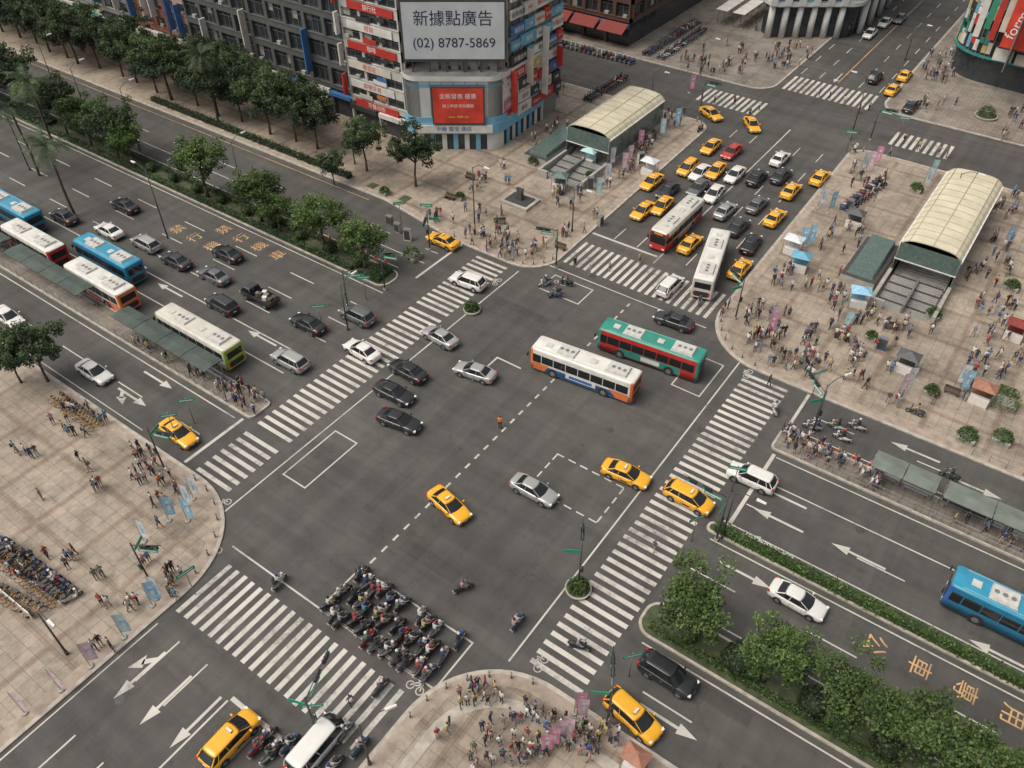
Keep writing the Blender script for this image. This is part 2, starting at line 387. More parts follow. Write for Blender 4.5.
for u,v,r in ((224,505,90),(541,664,90),(560,283,0),(748,374,90),(415,688,0),(215,548,180),(497,282,90)):
    bike_icon(*G(u,v),math.radians(r))
mk.obj('road_markings')
x0,_=G(876,640)
for i,ch in enumerate('公車專用'):
    text_obj(ch,1.85,Matrix.Translation((x0+i*3.3,43.2,Z1))@Matrix.Rotation(math.radians(-90),4,'Z'),YPAINT,'painted_road_lettering')
    text_obj('機禁止行'[i],1.6,Matrix.Translation((x0+i*3.3-1,39.4,Z1))@Matrix.Rotation(math.radians(-90),4,'Z'),YPAINT,'painted_road_lettering')
for i,ch in enumerate('禁行機車'):
    for yy in (49.9,53.3):
        text_obj(ch,2.0,Matrix.Translation((-79-(3-i)*3.4+ (0 if yy<52 else 5),yy,Z1))@Matrix.Rotation(math.radians(90),4,'Z'),YPAINT,'painted_road_lettering')
for u,v in ((330,450),(610,430),(520,560),(700,430),(300,560),(455,450),(560,320),(860,530),(130,330),(700,630),(120,700)):
    x,y=G(u,v); m=MB(); m.face([(x+0.38*math.cos(a*math.pi/8),y+0.38*math.sin(a*math.pi/8),0.016) for a in range(16)],DKSTEEL); m.obj('manhole_cover')
# ------------------------------------------------------------------ cars
def paintmat(name,col,rough=0.3,metal=0.0): return mat('paint_'+name,col,rough,metal,0.04,1.0,coat=0.5)
PC={'black':paintmat('black',(0.018,0.018,0.02)),'dark':paintmat('dark',(0.045,0.046,0.05),0.35,0.3),'grey':paintmat('grey',(0.15,0.155,0.155),0.35,0.4),
 'silver':paintmat('silver',(0.40,0.395,0.38),0.35,0.4),'white':paintmat('white',(0.66,0.64,0.60)),'taxi':paintmat('taxi_yellow',(0.76,0.37,0.016)),
 'red':paintmat('red',(0.42,0.035,0.025)),'blue':paintmat('blue',(0.02,0.06,0.2)),'green':paintmat('green',(0.02,0.16,0.12)),'brown':paintmat('brown',(0.08,0.05,0.04))}
def ringx(x,w,zl,zs,zt):
    h=[(w*0.86,zl),(w*0.985,zl+0.10),(w,(zl+zs)/2),(w*0.975,zs-0.03),(w*0.90,zs+(zt-zs)*0.55),(w*0.7,zt),(w*0.3,zt+0.015)]
    return [(x,-a,b) for a,b in h]+[(x,a,b) for a,b in reversed(h)]
KIND={
 'sedan':dict(L=4.6,st=[(2.30,.60,.38,.52,.60),(2.24,.74,.27,.62,.69),(2.05,.83,.22,.68,.77),(1.5,.885,.2,.77,.87),(.95,.90,.2,.83,.94),(0,.905,.2,.87,.95),(-1.0,.905,.2,.90,.98),(-1.6,.895,.22,.92,1.04),(-2.05,.86,.25,.88,1.02),(-2.24,.78,.3,.82,.95),(-2.31,.62,.4,.7,.82)],
   gb=(1.10,-1.72,.78,.95,1.0),gr=(.28,-.95,.60,1.44)),
 'suv':dict(L=4.5,st=[(2.24,.62,.42,.62,.72),(2.18,.76,.32,.76,.86),(1.95,.85,.27,.84,.95),(1.4,.90,.25,.90,1.02),(.95,.91,.25,.94,1.06),(0,.915,.25,.97,1.06),(-1.5,.91,.25,1.0,1.08),(-2.05,.88,.28,1.0,1.08),(-2.2,.80,.34,.95,1.05),(-2.26,.68,.42,.85,.98)],
   gb=(1.15,-2.12,.80,1.04,1.06),gr=(.45,-1.72,.64,1.66)),
 'mpv':dict(L=4.6,st=[(2.28,.62,.38,.55,.64),(2.22,.76,.28,.67,.76),(1.98,.84,.22,.76,.86),(1.5,.885,.2,.84,.96),(1.1,.90,.2,.88,1.0),(0,.905,.2,.92,1.02),(-1.5,.90,.2,.95,1.04),(-2.05,.87,.25,.95,1.04),(-2.22,.78,.3,.9,1.0),(-2.28,.66,.4,.8,.92)],
   gb=(1.40,-2.16,.79,.98,1.02),gr=(.55,-1.68,.63,1.55)),
 'van':dict(L=4.8,st=[(2.38,.70,.40,.75,.86),(2.30,.80,.30,.95,1.02),(2.0,.87,.25,1.02,1.10),(0,.88,.25,1.08,1.12),(-2.0,.88,.25,1.08,1.14),(-2.3,.82,.3,1.05,1.12),(-2.38,.74,.36,1.0,1.08)],
   gb=(2.20,-2.28,.82,1.08,1.10),gr=(1.45,-2.10,.70,1.92)),
}
CAR={}
def wheel(m,x,y,r=0.32,w=0.21):
    s=1 if y>0 else -1
    m.cyl((x,y-s*w,r),(x,y,r),r,r,RUBBER,16); m.cyl((x,y-0.02*s,r),(x,y+0.008*s,r),r*0.62,r*0.58,ALLOY,10)
def make_car(kind,color,taxi=False):
    key=(kind,color,taxi)
    if key in CAR: return CAR[key]
    k=KIND[kind]; P=PC[color]; m=MB()
    m.loft([ringx(*s) for s in k['st']][::-1],P)
    xf,xr,wb,z0f,z0r=k['gb']; rf,rr_,wr,zr=k['gr']
    def gring(xa,xb,w,za,zb,cv):
        pts=[]
        n=6
        for i in range(n+1):
            t=i/n; pts.append((xa+cv*(1-(2*t-1)**2),(-1+2*t)*w*0.93,za))
        for t in (0.06,0.35,0.62,0.94): pts.append((xa+(xb-xa)*t,w,za+(zb-za)*t))
        for i in range(n+1):
            t=i/n; pts.append((xb-cv*0.6*(1-(2*t-1)**2),(1-2*t)*w*0.93,zb))
        for t in (0.94,0.62,0.35,0.06): pts.append((xa+(xb-xa)*t,-w,za+(zb-za)*t))
        return pts
    base=gring(xf,xr,wb,z0f-0.04,z0r-0.04,0.14); ev=gring(rf,rr_,wr+0.03,zr-0.07,zr-0.09,0.10)
    m.loft([base,ev],CGLASS,False,True)
    ev1=gring(rf+0.03,rr_-0.03,wr+0.045,zr-0.075,zr-0.095,0.10); ev2=gring(rf-0.10,rr_+0.10,wr-0.05,zr-0.02,zr-0.03,0.08); ev3=gring(rf-0.35,rr_+0.3,wr*0.55,zr,zr-0.005,0.04)
    m.loft([ev1,ev2,ev3],P,True,True)
    for s in (-1,1):
        def pl(b,e,r): m.cyl(b,e,r,r*0.8,P,5,False)
        pl((xf+0.02,s*wb*0.93,z0f),(rf+0.03,s*(wr+0.03)*0.95,zr-0.08),0.038)
        pl((xr,s*wb*0.93,z0r-0.02),(rr_-0.01,s*(wr+0.03)*0.95,zr-0.09),0.06)
        xm=(xf*0.42+xr*0.58); xt=(rf*0.42+rr_*0.58)
        pl((xm,s*wb*1.003,(z0f+z0r)/2-0.03),(xt,s*(wr+0.035),zr-0.08),0.035)
        if kind!='sedan':
            xm=(xf*0.15+xr*0.85); xt=(rf*0.15+rr_*0.85); pl((xm,s*wb*1.003,z0r-0.03),(xt,s*(wr+0.035),zr-0.08),0.04)
        m.cyl((xf-0.05,s*wb*1.0,z0f-0.01),(xr+0.05,s*wb*1.0,z0r-0.01),0.022,0.022,BLACKP,4)
        m.obox((xf-0.28,s*0.99,z0f+0.06),(0.12,0.2,0.14),0,P)
        r=0.32 if kind in('sedan','mpv') else 0.35
        for wx in (k['L']*0.295,-k['L']*0.29):
            m.cyl((wx,s*0.5,r+0.02),(wx,s*0.9075,r+0.02),r+0.07,r+0.07,BLACKP,16)
            wheel(m,wx,s*0.925,r)
        f=k['st'][2]; m.obox((f[0]+0.13,s*0.66,f[3]-0.02),(0.22,0.26,0.12),-s*0.35,LAMPW)
        b=k['st'][-3]; m.obox((b[0]-0.12 if kind!='van' else b[0]-0.30,s*0.70,b[3]-0.02),(0.2,0.26,0.15),s*0.3,LAMPR)
        for dx in (0.62,-0.35,-1.2): m.box(dx-0.008,dx+0.008,s*0.900-0.012,s*0.900+0.012,0.32,0.84,BLACKP)
        for dx in (-0.12,-1.02): m.box(dx-0.09,dx+0.09,s*0.91-0.012,s*0.91+0.012,0.78,0.81,ALLOY)
    x0=k['st'][0][0]; m.box(x0-0.06,x0+0.012,-0.42,0.42,0.36,0.52,BLACKP); m.box(x0-0.02,x0+0.022,-0.19,0.19,0.42,0.50,PLATE)
    x1=k['st'][-1][0]; m.box(x1-0.012,x1+0.05,-0.55,0.55,0.34,0.44,BLACKP); m.box(x1-0.02,x1+0.02,-0.19,0.19,0.58,0.68,PLATE)
    m.cyl((xf+0.02,-0.3,z0f+0.03),(xf-0.25,0.2,z0f+0.2),0.012,0.012,BLACKP,4)
    if taxi:
        m.box(rf-0.45,rf-0.28,-0.24,0.24,zr,zr+0.14,WHITE); m.box(rf-0.46,rf-0.27,-0.28,0.28,zr-0.01,zr+0.03,BLACKP)
        for s in(-1,1): m.box(-0.2,0.5,s*0.914-0.004,s*0.914+0.004,0.45,0.62,BLACKP)
    me=m.mesh(kind+('_taxi' if taxi else '_car')); CAR[key]=me; return me
def autohead(x,y):
    if y>71 : return 270 if x<-34.5 else 90
    if y<20 : return 270 if x<-34.5 else 90
    return 180 if y>(34 if x<-47 else (46 if x>-15 else 43)) else 0
def car(kind,color,u,v,off=0,taxi=False,head=None):
    x,y=G(u,v,0.7); h=autohead(x,y) if head is None else head
    nm={'sedan':'car','suv':'suv_car','mpv':'minivan_car','van':'van'}[kind]
    if taxi: nm='taxi'
    inst(nm,make_car(kind,color,taxi),(x,y,0.01),math.radians(h+off+R.uniform(-1.5,1.5)))
S='sedan'
for a in [(S,'black',125,205),(S,'dark',64,216),(S,'black',227,253),(S,'white',109,230),('mpv','silver',146,243),(S,'dark',176,260),(S,'grey',214,275),
 ('suv','dark',222,304),(S,'black',308,323),('suv','grey',357,315),('suv','silver',290,360),(S,'white',94,371),(S,'white',8,316),
 (S,'white',362,350,-4),(S,'silver',440,336,-6),(S,'silver',475,371,8),(S,'black',408,370,-3),(S,'black',394,392,4),(S,'black',399,420,8),
 ('suv','white',468,281,6),(S,'silver',534,489,0),('suv','white',752,477,0),(S,'white',798,599,-2),('suv','black',668,674,0),(S,'dark',674,320,4),
 ('van','white',317,746,0),
 ('mpv','white',670,285,0),(S,'white',735,174),(S,'white',780,158),(S,'silver',725,210),(S,'white',714,193,4),(S,'grey',757,204),(S,'dark',781,175),
 (S,'black',757,177),(S,'red',732,151),(S,'dark',738,226),(S,'black',751,243,5),(S,'dark',668,190),(S,'grey',698,187),(S,'white',700,172),('suv','black',875,77),(S,'black',911,106),
 (S,'white',870,33,),(S,'white',885,22),(S,'grey',900,18)]:
    car(*a)
T=True
for a in [(S,'taxi',178,432,-3,T),(S,'taxi',443,240,0,T,180),(S,'taxi',449,504,-12,T),(S,'taxi',626,473,7,T,0),('mpv','taxi',689,497,-2,T,0),('mpv','taxi',633,715,-10,T),
 ('mpv','taxi',230,738,0,T),(S,'taxi',690,243,0,T),(S,'taxi',740,268,0,T),(S,'taxi',775,217,0,T),(S,'taxi',791,190,0,T),(S,'taxi',820,177,0,T),
 ('mpv','taxi',688,167,0,T),(S,'taxi',716,170,3,T),(S,'taxi',652,181,0,T),(S,'taxi',643,210,0,T),(S,'taxi',662,205,4,T),(S,'taxi',711,146,0,T),(S,'taxi',752,124,40,T),
 (S,'taxi',711,113,60,T),(S,'taxi',905,75,0,T),(S,'taxi',893,89,0,T),(S,'taxi',1004,768,0,T)]:
    car(*a)
def make_pickup():
    m=MB();P=PC['dark']
    m.loft([ringx(*s) for s in [(2.55,.72,.45,.8,.9),(2.45,.84,.35,.95,1.05),(1.5,.86,.32,1.05,1.12),(.65,.86,.32,1.05,1.12)]][::-1],P)
    base=[(2.3,-.8,1.08),(2.3,.8,1.08),(.7,.82,1.08),(.7,-.82,1.08)]; top=[(1.75,-.66,1.75),(1.75,.66,1.75),(.8,.7,1.75),(.8,-.7,1.75)]
    m.loft([base,top],CGLASS,False,False); m.loft([[(1.8,-.7,1.74),(1.8,.7,1.74),(.76,.73,1.74),(.76,-.73,1.74)],[(1.65,-.6,1.82),(1.65,.6,1.82),(.85,.62,1.82),(.85,-.62,1.82)]],P,True,False)
    for b,t in zip(base,top): m.cyl(b,t,.05,.05,P,5)
    m.box(-2.5,.6,-.86,.86,.7,.82,BLACKP)
    for s in(-1,1): m.box(-2.5,.6,s*.86-.03,s*.86+.03,.82,1.2,P)
    m.box(-2.53,-2.47,-.86,.86,.82,1.2,P)
    for i in range(9):
        x=-2.2+R.random()*2.3;y=-.5+R.random(); m.obox((x,y,1.0+R.random()*.25),(.5,.45,.5),R.random(),R.choice([WHITE,BARK,STEEL]))
    for s in(-1,1):
        for x in(1.65,-1.55): wheel(m,x,s*.88,.36)
        m.box(2.5,2.58,s*.65-.15,s*.65+.15,.75,.9,LAMPW); m.box(-2.56,-2.5,s*.7-.1,s*.7+.1,.85,1.1,LAMPR)
    return m.mesh('pickup')
x,y=G(260,296,.8); inst('pickup_truck',make_pickup(),(x,y,.01),math.pi)
# ------------------------------------------------------------------ buses
def make_bus(body,low,roof,accent,L=11.8,side='stripe'):
    m=MB(); W=1.24; Ht=3.05
    def rg(x,w,z0,z1,rad):
        pts=[]
        for cx,cz,a0 in ((w-rad,z1-rad,0),(-(w-rad),z1-rad,90)):
            for i in range(5):
                a=math.radians(a0+i*22.5); pts.append((x,cx+rad*math.cos(a),cz+rad*math.sin(a)))
        pts+= [(x,-w,1.15),(x,-w,z0),(x,w,z0),(x,w,1.15)]
        return pts
    rs=[rg(-L/2,W-.14,.42,Ht-.14,.2),rg(-L/2+.06,W-.03,.35,Ht-.03,.22),rg(-L/2+.3,W,.33,Ht,.24),rg(-L/2+2.2,W,.33,Ht,.24),rg(L/2-2.2,W,.33,Ht,.24),rg(L/2-.35,W,.33,Ht,.24),rg(L/2-.08,W-.05,.35,Ht-.06,.22),rg(L/2,W-.16,.42,Ht-.22,.2)]
    b=len(m.v); n=len(rs[0])
    for r in rs: m.v.extend(r)
    for i in range(len(rs)-1):
        for j in range(n):
            k=(j+1)%n; q=(b+i*n+j,b+i*n+k,b+(i+1)*n+k,b+(i+1)*n+j)
            if j in(10,12): mm=low
            elif j in(1,2,3,4,5,6,7) : mm=roof
            else: mm=body
            if i in(0,1) and j not in (3,4,5): mm=accent
            if i in(5,6) and j not in (3,4,5): mm=accent
            m.f.append(q[::-1]); m.m.append(m.mi(mm)); m.sm.append(True)
    m.f.append(tuple(b+j for j in range(n))); m.m.append(m.mi(accent)); m.sm.append(False)
    m.f.append(tuple(b+(len(rs)-1)*n+j for j in reversed(range(n)))); m.m.append(m.mi(accent)); m.sm.append(False)
    for s in(-1,1):
        x=-L/2+.5
        while x<L/2-1.5:
            m.box(x,x+1.32,s*W-.012,s*W+.012,1.42,2.38,CGLASS); m.box(x,x+1.32,s*W-.016,s*W+.016,2.10,2.13,BLACKP); x+=1.40
        m.box(x,L/2-.35,s*W-.012,s*W+.012,1.35,2.4,CGLASS)
        if side=='stripe':
            m.face([(-L/2+.4,s*(W+.004),1.3),(-L/2+2.6,s*(W+.004),1.3),(-L/2+1.7,s*(W+.004),.4),(-L/2+.4,s*(W+.004),.4)],accent)
            m.face([(L/2-.4,s*(W+.005),1.32),(L/2-2.2,s*(W+.005),1.32),(L/2-1.7,s*(W+.005),.4),(L/2-.4,s*(W+.005),.4)],accent)
            m.box(-1.8,1.6,s*W-.006,s*W+.006,.62,1.22,BW); m.box(-1.4,1.2,s*W-.008,s*W+.008,.72,1.08,low)
            m.box(-L/2+.4,L/2-.4,s*W-.003,s*W+.003,.38,.46,low)
        elif side=='advert':
            m.box(-L/2+1.9,L/2-2.6,s*W-.009,s*W+.009,.50,1.36,accent); m.box(-1.5,.6,s*W-.012,s*W+.012,.65,1.2,WHITE)
        for wx in (L/2-2.7,-L/2+3.1):
            m.cyl((wx,s*.8,.52),(wx,s*(W+.013),.52),.6,.6,BLACKP,16); wheel(m,wx,s*(W+.025),.48,.28)
        m.box(L/2-.02,L/2+.02,s*.85-.17,s*.85+.17,.6,.78,LAMPW); m.box(-L/2-.02,-L/2+.02,s*.85-.13,s*.85+.13,.7,1.2,LAMPR)
        m.cyl((L/2-.1,s*1.0,2.55),(L/2+.25,s*1.25,2.3),.025,.025,BLACKP,5); m.obox((L/2+.25,s*1.27,2.05),(.12,.22,.42),0,BLACKP)
    for dx in (L/2-1.1,0.6):
        m.box(dx-.55,dx+.55,-W-.018,-W+.01,.42,2.35,CGLASS); m.box(dx-.02,dx+.02,-W-.024,-W+.01,.42,2.35,ALLOY)
    m.box(L/2-.03,L/2+.03,-W+.22,W-.22,1.25,2.45,CGLASS); m.box(L/2-.05,L/2+.022,-W+.28,W-.28,2.52,2.80,BLACKP); m.box(L/2-.05,L/2+.028,-.6,.6,2.58,2.74,AMBER)
    m.box(-L/2-.02,-L/2+.03,-W+.3,W-.3,1.7,2.5,CGLASS); m.box(-L/2-.02,-L/2+.03,-.8,.8,.6,1.3,BLACKP)
    gr=mat('roof_unit',(0.48,0.465,0.43),0.6,var=0.15)
    for a,bx,w,h in ((-L/2+1.0,-L/2+3.4,.85,.24),(1.0,3.1,.8,.2)):
        m.loft([[(a,-w,Ht-.01),(bx,-w,Ht-.01),(bx,w,Ht-.01),(a,w,Ht-.01)],[(a+.1,-w+.1,Ht+h),(bx-.1,-w+.1,Ht+h),(bx-.1,w-.1,Ht+h),(a+.1,w-.1,Ht+h)]],gr,True,False)
        for i in range(3): m.cyl((a+.5+i*.6,0,Ht+h),(a+.5+i*.6,0,Ht+h+.03),.2,.2,STEEL,10)
    for a in (-1.3,L/2-2.0): m.box(a,a+.7,-.35,.35,Ht,Ht+.06,gr)
    for yy in(-.95,.95): m.box(-L/2+.8,L/2-.8,yy-.015,yy+.015,Ht-.02,Ht+.02,gr)
    return m.mesh('bus')
bp=lambda n,c: mat('bus_'+n,c,0.35,var=0.12,scale=.9,coat=0.3)
BW=bp('white',(.63,.61,.56));BB=bp('blue',(.02,.17,.30));BLB=bp('light_blue',(.03,.24,.37));BR=bp('red',(.45,.03,.025));BO=bp('orange',(.64,.17,.05));BG=bp('green',(.03,.23,.175));BL=bp('lime',(.30,.37,.05));BN=bp('navy',(.04,.13,.34)); BC=bp('cream',(.54,.51,.44))
def bus(u,v,me,h,z=1.6):
    x,y=G(u,v,z); inst('bus',me,(x,y,.01),math.radians(h))
bblue=make_bus(BB,BB,BLB,BB,10.5,'none')
bus(14,211,bblue,180); bus(110,259,bblue,180)
bus(36,244,make_bus(BW,BO,BW,BR,10.5),180); bus(102,285,make_bus(BW,BR,BW,BO,10.5),180); bus(200,336,make_bus(BW,BW,BC,BL,11.5,'none'),180)
bus(585,369,make_bus(BW,BN,BW,BO,11.6),186); bus(651,349,make_bus(BR,BR,BG,BG,11.4,'advert'),186)
bus(677,223,make_bus(BC,BO,BC,BR,10.5),270); bus(711,263,make_bus(BW,BW,BW,BC,11.5,'none'),105); bus(1026,621,make_bus(BB,BB,BLB,BN,11.5,'none'),180)
# ------------------------------------------------------------------ people
SKIN=mat('skin',(0.42,0.26,0.18),0.6,var=0.08); HAIR=mat('hair',(0.018,0.014,0.013),0.6,var=0.2)
SHIRT=mat_random('shirt_cloth',[(.55,.53,.5),(.02,.02,.025),(.03,.05,.12),(.5,.48,.45),(.28,.05,.05),(.08,.08,.085),(.12,.2,.3),(.25,.24,.22),(.38,.22,.22),(.03,.03,.03),(.58,.56,.52),(.1,.15,.1),(.05,.05,.07),(.42,.32,.14)],1.0)
PANTS=mat_random('trouser_cloth',[(.02,.02,.025),(.03,.045,.09),(.06,.06,.06),(.05,.08,.15),(.25,.21,.16),(.015,.015,.015),(.3,.29,.27)],37.7)
HELM=mat_random('helmet_shell',[(.02,.02,.02),(.5,.5,.48),(.3,.03,.03),(.1,.1,.11),(.5,.38,.42),(.03,.06,.2),(.03,.03,.03)],91.3,0.25)
SHOE=mat('shoe',(0.05,0.045,0.04),0.7)
def person_mesh(pose,shorts=False,helmet=False,bag=False,longhair=False):
    J={};E=[];Rr={}
    def j(n,p,r,par=None):
        J[n]=(len(J),Vector(p)); Rr[n]=r
        if par: E.append((par,n))
    sit=pose=='ride'
    zz=0 if not sit else -0.17
    lean=0.0 if not sit else 0.08
    j('pel',(0,0,.96+zz),(.145,.11)); j('waist',(0,lean*.3,1.08+zz),(.13,.10),'pel'); j('chest',(0,lean,1.30+zz),(.165,.115),'waist'); j('nb',(0,lean,1.44+zz),(.075,.07),'chest')
    j('neck',(0,lean+.01,1.50+zz),(.055,.055),'nb'); j('jaw',(0,lean+.03,1.57+zz),(.07,.08),'neck'); j('head',(0,lean+.02,1.65+zz),(.085,.10),'jaw'); j('crown',(0,lean+.01,1.71+zz),(.06,.075),'head')
    A={'stand':((.0,.0),(.0,.0)),'walk':((.16,-.14),(-.14,.12)),'walk2':((-.1,.12),(.12,-.1)),'phone':((0,.0),(.05,.0)),'ride':((0,0),(0,0))}[pose]
    for s,(arm,leg) in ((1,(A[0][0],A[1][0])),(-1,(A[0][1],A[1][1]))):
        k='l' if s>0 else 'r'
        j('sh'+k,(s*.175,lean,1.395+zz),(.06,.065),'chest')
        if pose=='ride': el=(s*.27,lean+.2,1.18+zz);wr=(s*.28,lean+.42,1.10+zz);ha=(s*.28,lean+.50,1.11+zz)
        elif pose=='phone': el=(s*.22,.03,1.12);wr=(s*.1,.26,1.22);ha=(s*.05,.32,1.27)
        else: el=(s*.23,arm*.45,1.13);wr=(s*.235,arm+.06,.90);ha=(s*.225,arm+.10,.81)
        j('el'+k,el,(.043,.043),'sh'+k); j('wr'+k,wr,(.03,.03),'el'+k); j('ha'+k,ha,(.036,.024),'wr'+k)
        if pose=='ride': hp=(s*.11,0,.90+zz);kn=(s*.17,.42,.72+zz+.06);an=(s*.15,.42,.36);to=(s*.15,.58,.31)
        else: hp=(s*.095,0,.88);kn=(s*.10,leg*.75+.02,.49);an=(s*.10,leg*1.6-.03,.09);to=(s*.11,leg*1.6+.13,.04)
        j('hp'+k,hp,(.095,.095),'pel'); j('kn'+k,kn,(.06,.06),'hp'+k); j('an'+k,an,(.042,.045),'kn'+k); j('to'+k,to,(.042,.03),'an'+k)
    me=bpy.data.meshes.new('tmp'); me.from_pydata([v for _,v in J.values()],[(J[a][0],J[b][0]) for a,b in E],[])
    o=bpy.data.objects.new('tmp',me); COL.objects.link(o)
    sk=o.modifiers.new('s','SKIN'); sk.use_smooth_shade=True
    for n,(i,_) in J.items():
        sv=me.skin_vertices[0].data[i]; sv.radius=Rr[n]; sv.use_root=(n=='pel')
    su=o.modifiers.new('u','SUBSURF'); su.levels=1; su.render_levels=1
    dg=bpy.context.evaluated_depsgraph_get(); out=bpy.data.meshes.new_from_object(o.evaluated_get(dg)); bpy.data.objects.remove(o)
    out.materials.clear()
    for mm in (SKIN,HAIR,SHIRT,PANTS,SHOE,HELM): out.materials.append(mm)
    for p in out.polygons:
        c=p.center; z=c.z-zz; i=2
        ax=abs(c.x)
        if z>1.49:
            i=0
            if z>1.60 and (c.y-lean<.045 or z>1.70): i=1
            if longhair and c.y-lean<0.0: i=1
            if helmet and z>1.56 and (c.y-lean<.06 or z>1.66): i=5
        elif pose=='ride':
            if c.z<.36 and c.y>.3: i=4
            elif c.y>lean+.2 and z>1.0: i=0
            elif z<.97: i=3
        else:
            if c.z<.085: i=4
            elif c.z<.98 and ax<.19: i=3 if not(shorts and c.z<.52) else 0
            elif ax>.17 and z<1.16 or (pose=='phone' and c.y>.12): i=0
        p.material_index=i; p.use_smooth=True
    def addm(m2):
        tmp=m2.mesh('h')
        for f in tmp.polygons: f.material_index=5
        b=bmesh.new(); b.from_mesh(out); b.from_mesh(tmp); b.to_mesh(out); b.free()
    if helmet:
        m2=MB(); m2.ball((0,lean+.01,1.655+zz),.135,HELM,10,7,1.05); addm(m2)
    if bag:
        m2=MB(); m2.loft([[(-.14,-.11,.98),(.14,-.11,.98),(.12,-.26,1.0),(-.12,-.26,1.0)],[(-.15,-.11,1.2),(.15,-.11,1.2),(.13,-.28,1.2),(-.13,-.28,1.2)],[(-.1,-.11,1.38),(.1,-.11,1.38),(.08,-.2,1.36),(-.08,-.2,1.36)]],HELM,True); addm(m2)
    out.name='person'; return out
PM=[person_mesh('stand'),person_mesh('stand',True,longhair=True),person_mesh('walk'),person_mesh('walk',True),person_mesh('walk2',bag=True),person_mesh('walk2',longhair=True),person_mesh('phone'),person_mesh('phone',True,longhair=True),person_mesh('walk',bag=True)]
RIDER=[person_mesh('ride',helmet=True),person_mesh('ride',shorts=True,helmet=True)]
placed=[]
OBST=[]
def person(x,y,rot=None,z=None):
    placed.append((x,y))
    inst('person',R.choice(PM),(x,y,zat(x,y) if z is None else z),R.random()*6.28 if rot is None else rot,R.uniform(.90,1.05))
# ------------------------------------------------------------------ scooters and bicycles
SCP=mat_random('scooter_body',[(.02,.02,.022),(.5,.49,.47),(.25,.02,.02),(.08,.08,.09),(.03,.03,.03),(.4,.4,.38),(.04,.08,.18),(.2,.2,.2),(.05,.05,.05)],53.1,0.3)
def make_scooter():
    m=MB()
    def whl(x,r=.24):
        m.cyl((x,-.055,r),(x,.055,r),r,r,RUBBER,14); m.cyl((x,-.06,r),(x,.06,r),r*.55,r*.55,ALLOY,8)
    whl(.62);whl(-.60)
    def rg(x,w,z0,z1): return [(x,-w,z0),(x,w,z0),(x,w,(z0+z1)/2),(x,w*.7,z1),(x,-w*.7,z1),(x,-w,(z0+z1)/2)]
    m.loft([rg(-.98,.05,.62,.70),rg(-.8,.14,.5,.74),rg(-.45,.18,.34,.76),(rg(-.12,.17,.26,.74)),rg(-.02,.14,.24,.5)],SCP)
    m.loft([rg(-.9,.10,.745,.80),rg(-.6,.15,.75,.84),rg(-.25,.15,.74,.80),rg(-.02,.10,.72,.76)],BLACKP)
    m.loft([rg(-.1,.15,.22,.30),rg(.32,.15,.22,.30)],SCP,True,False)
    m.loft([[(.30,-.17,.25),(.30,.17,.25),(.40,.15,.25),(.40,-.15,.25)],[(.38,-.22,.6),(.38,.22,.6),(.52,.14,.6),(.52,-.14,.6)],[(.36,-.14,.92),(.36,.14,.92),(.46,.10,.92),(.46,-.10,.92)]],SCP,True)
    m.loft([rg(.42,.07,.46,.54),rg(.64,.08,.48,.54),rg(.84,.06,.40,.46)],SCP)
    m.cyl((.62,.07,.24),(.42,.05,.85),.025,.025,STEEL,5); m.cyl((.62,-.07,.24),(.42,-.05,.85),.025,.025,STEEL,5)
    m.cyl((.34,-.34,1.0),(.40,0,.98),.02,.02,BLACKP,5); m.cyl((.34,.34,1.0),(.40,0,.98),.02,.02,BLACKP,5)
    m.obox((.42,0,.98),(.18,.24,.14),0,SCP); m.obox((.51,0,.96),(.04,.15,.10),0,LAMPW)
    for s in(-1,1):
        m.cyl((.38,s*.26,1.0),(.42,s*.33,1.16),.008,.008,BLACKP,4); m.obox((.42,s*.33,1.18),(.02,.11,.07),0,BLACKP)
    m.obox((-.97,0,.60),(.04,.16,.08),0,LAMPR); m.obox((-.98,0,.48),(.02,.2,.12),0,PLATE)
    m.cyl((-.7,-.13,.28),(-1.0,-.15,.34),.05,.06,STEEL,7)
    return m.mesh('motor_scooter')
SC=make_scooter()
def scooter(x,y,h,rider=True):
    z=zat(x,y); inst('motor_scooter',SC,(x,y,z),h)
    if rider:
        c,s=math.cos(h),math.sin(h)
        inst('scooter_rider',R.choice(RIDER),(x-.22*c,y-.22*s,z+.0),h-math.pi/2)
        if R.random()<.25: inst('scooter_rider',R.choice(RIDER),(x-.62*c,y-.62*s,z+.02),h-math.pi/2)
for i in range(12):
    for k in range(3):
        if R.random()<.06: continue
        scooter(-32.9+i*.93+R.uniform(-.15,.15),20.9+k*1.75+R.uniform(-.35,.35),math.radians(90+R.uniform(-14,14)))
for u,v,h in ((279,580,100),(464,586,60),(518,620,90),(580,645,20),(555,293,200),(566,281,190),(775,407,120),(837,425,180),(857,425,180),(915,411,180),(950,474,180),(381,686,90),
   (258,745,90),(268,735,90),(280,745,90),(270,752,90),(290,742,90),(555,292,250),(545,282,240),(812,425,190),(842,436,180),(428,672,90),(335,764,90),(700,128,270),(345,730,90),(360,745,90)):
    x,y=G(u,v,.6); scooter(x,y,math.radians(h))
for i in range(20): scooter(-86+i*.95,132.5+R.uniform(-.1,.1),math.radians(80),False)
for i in range(24): scooter(-67.5+R.uniform(-.1,.1),137+i*.9,math.radians(10),False)
for i in range(20): scooter(-64.6+R.uniform(-.1,.1),137+i*.9,math.radians(190),False)
for i in range(16): scooter(-66+R.uniform(-.1,.1),114+i*.8,math.radians(190),False)
for i in range(12): scooter(*[a+b for a,b in zip(G(845,212),(i*0.15,i*0.9))],math.radians(0),False)
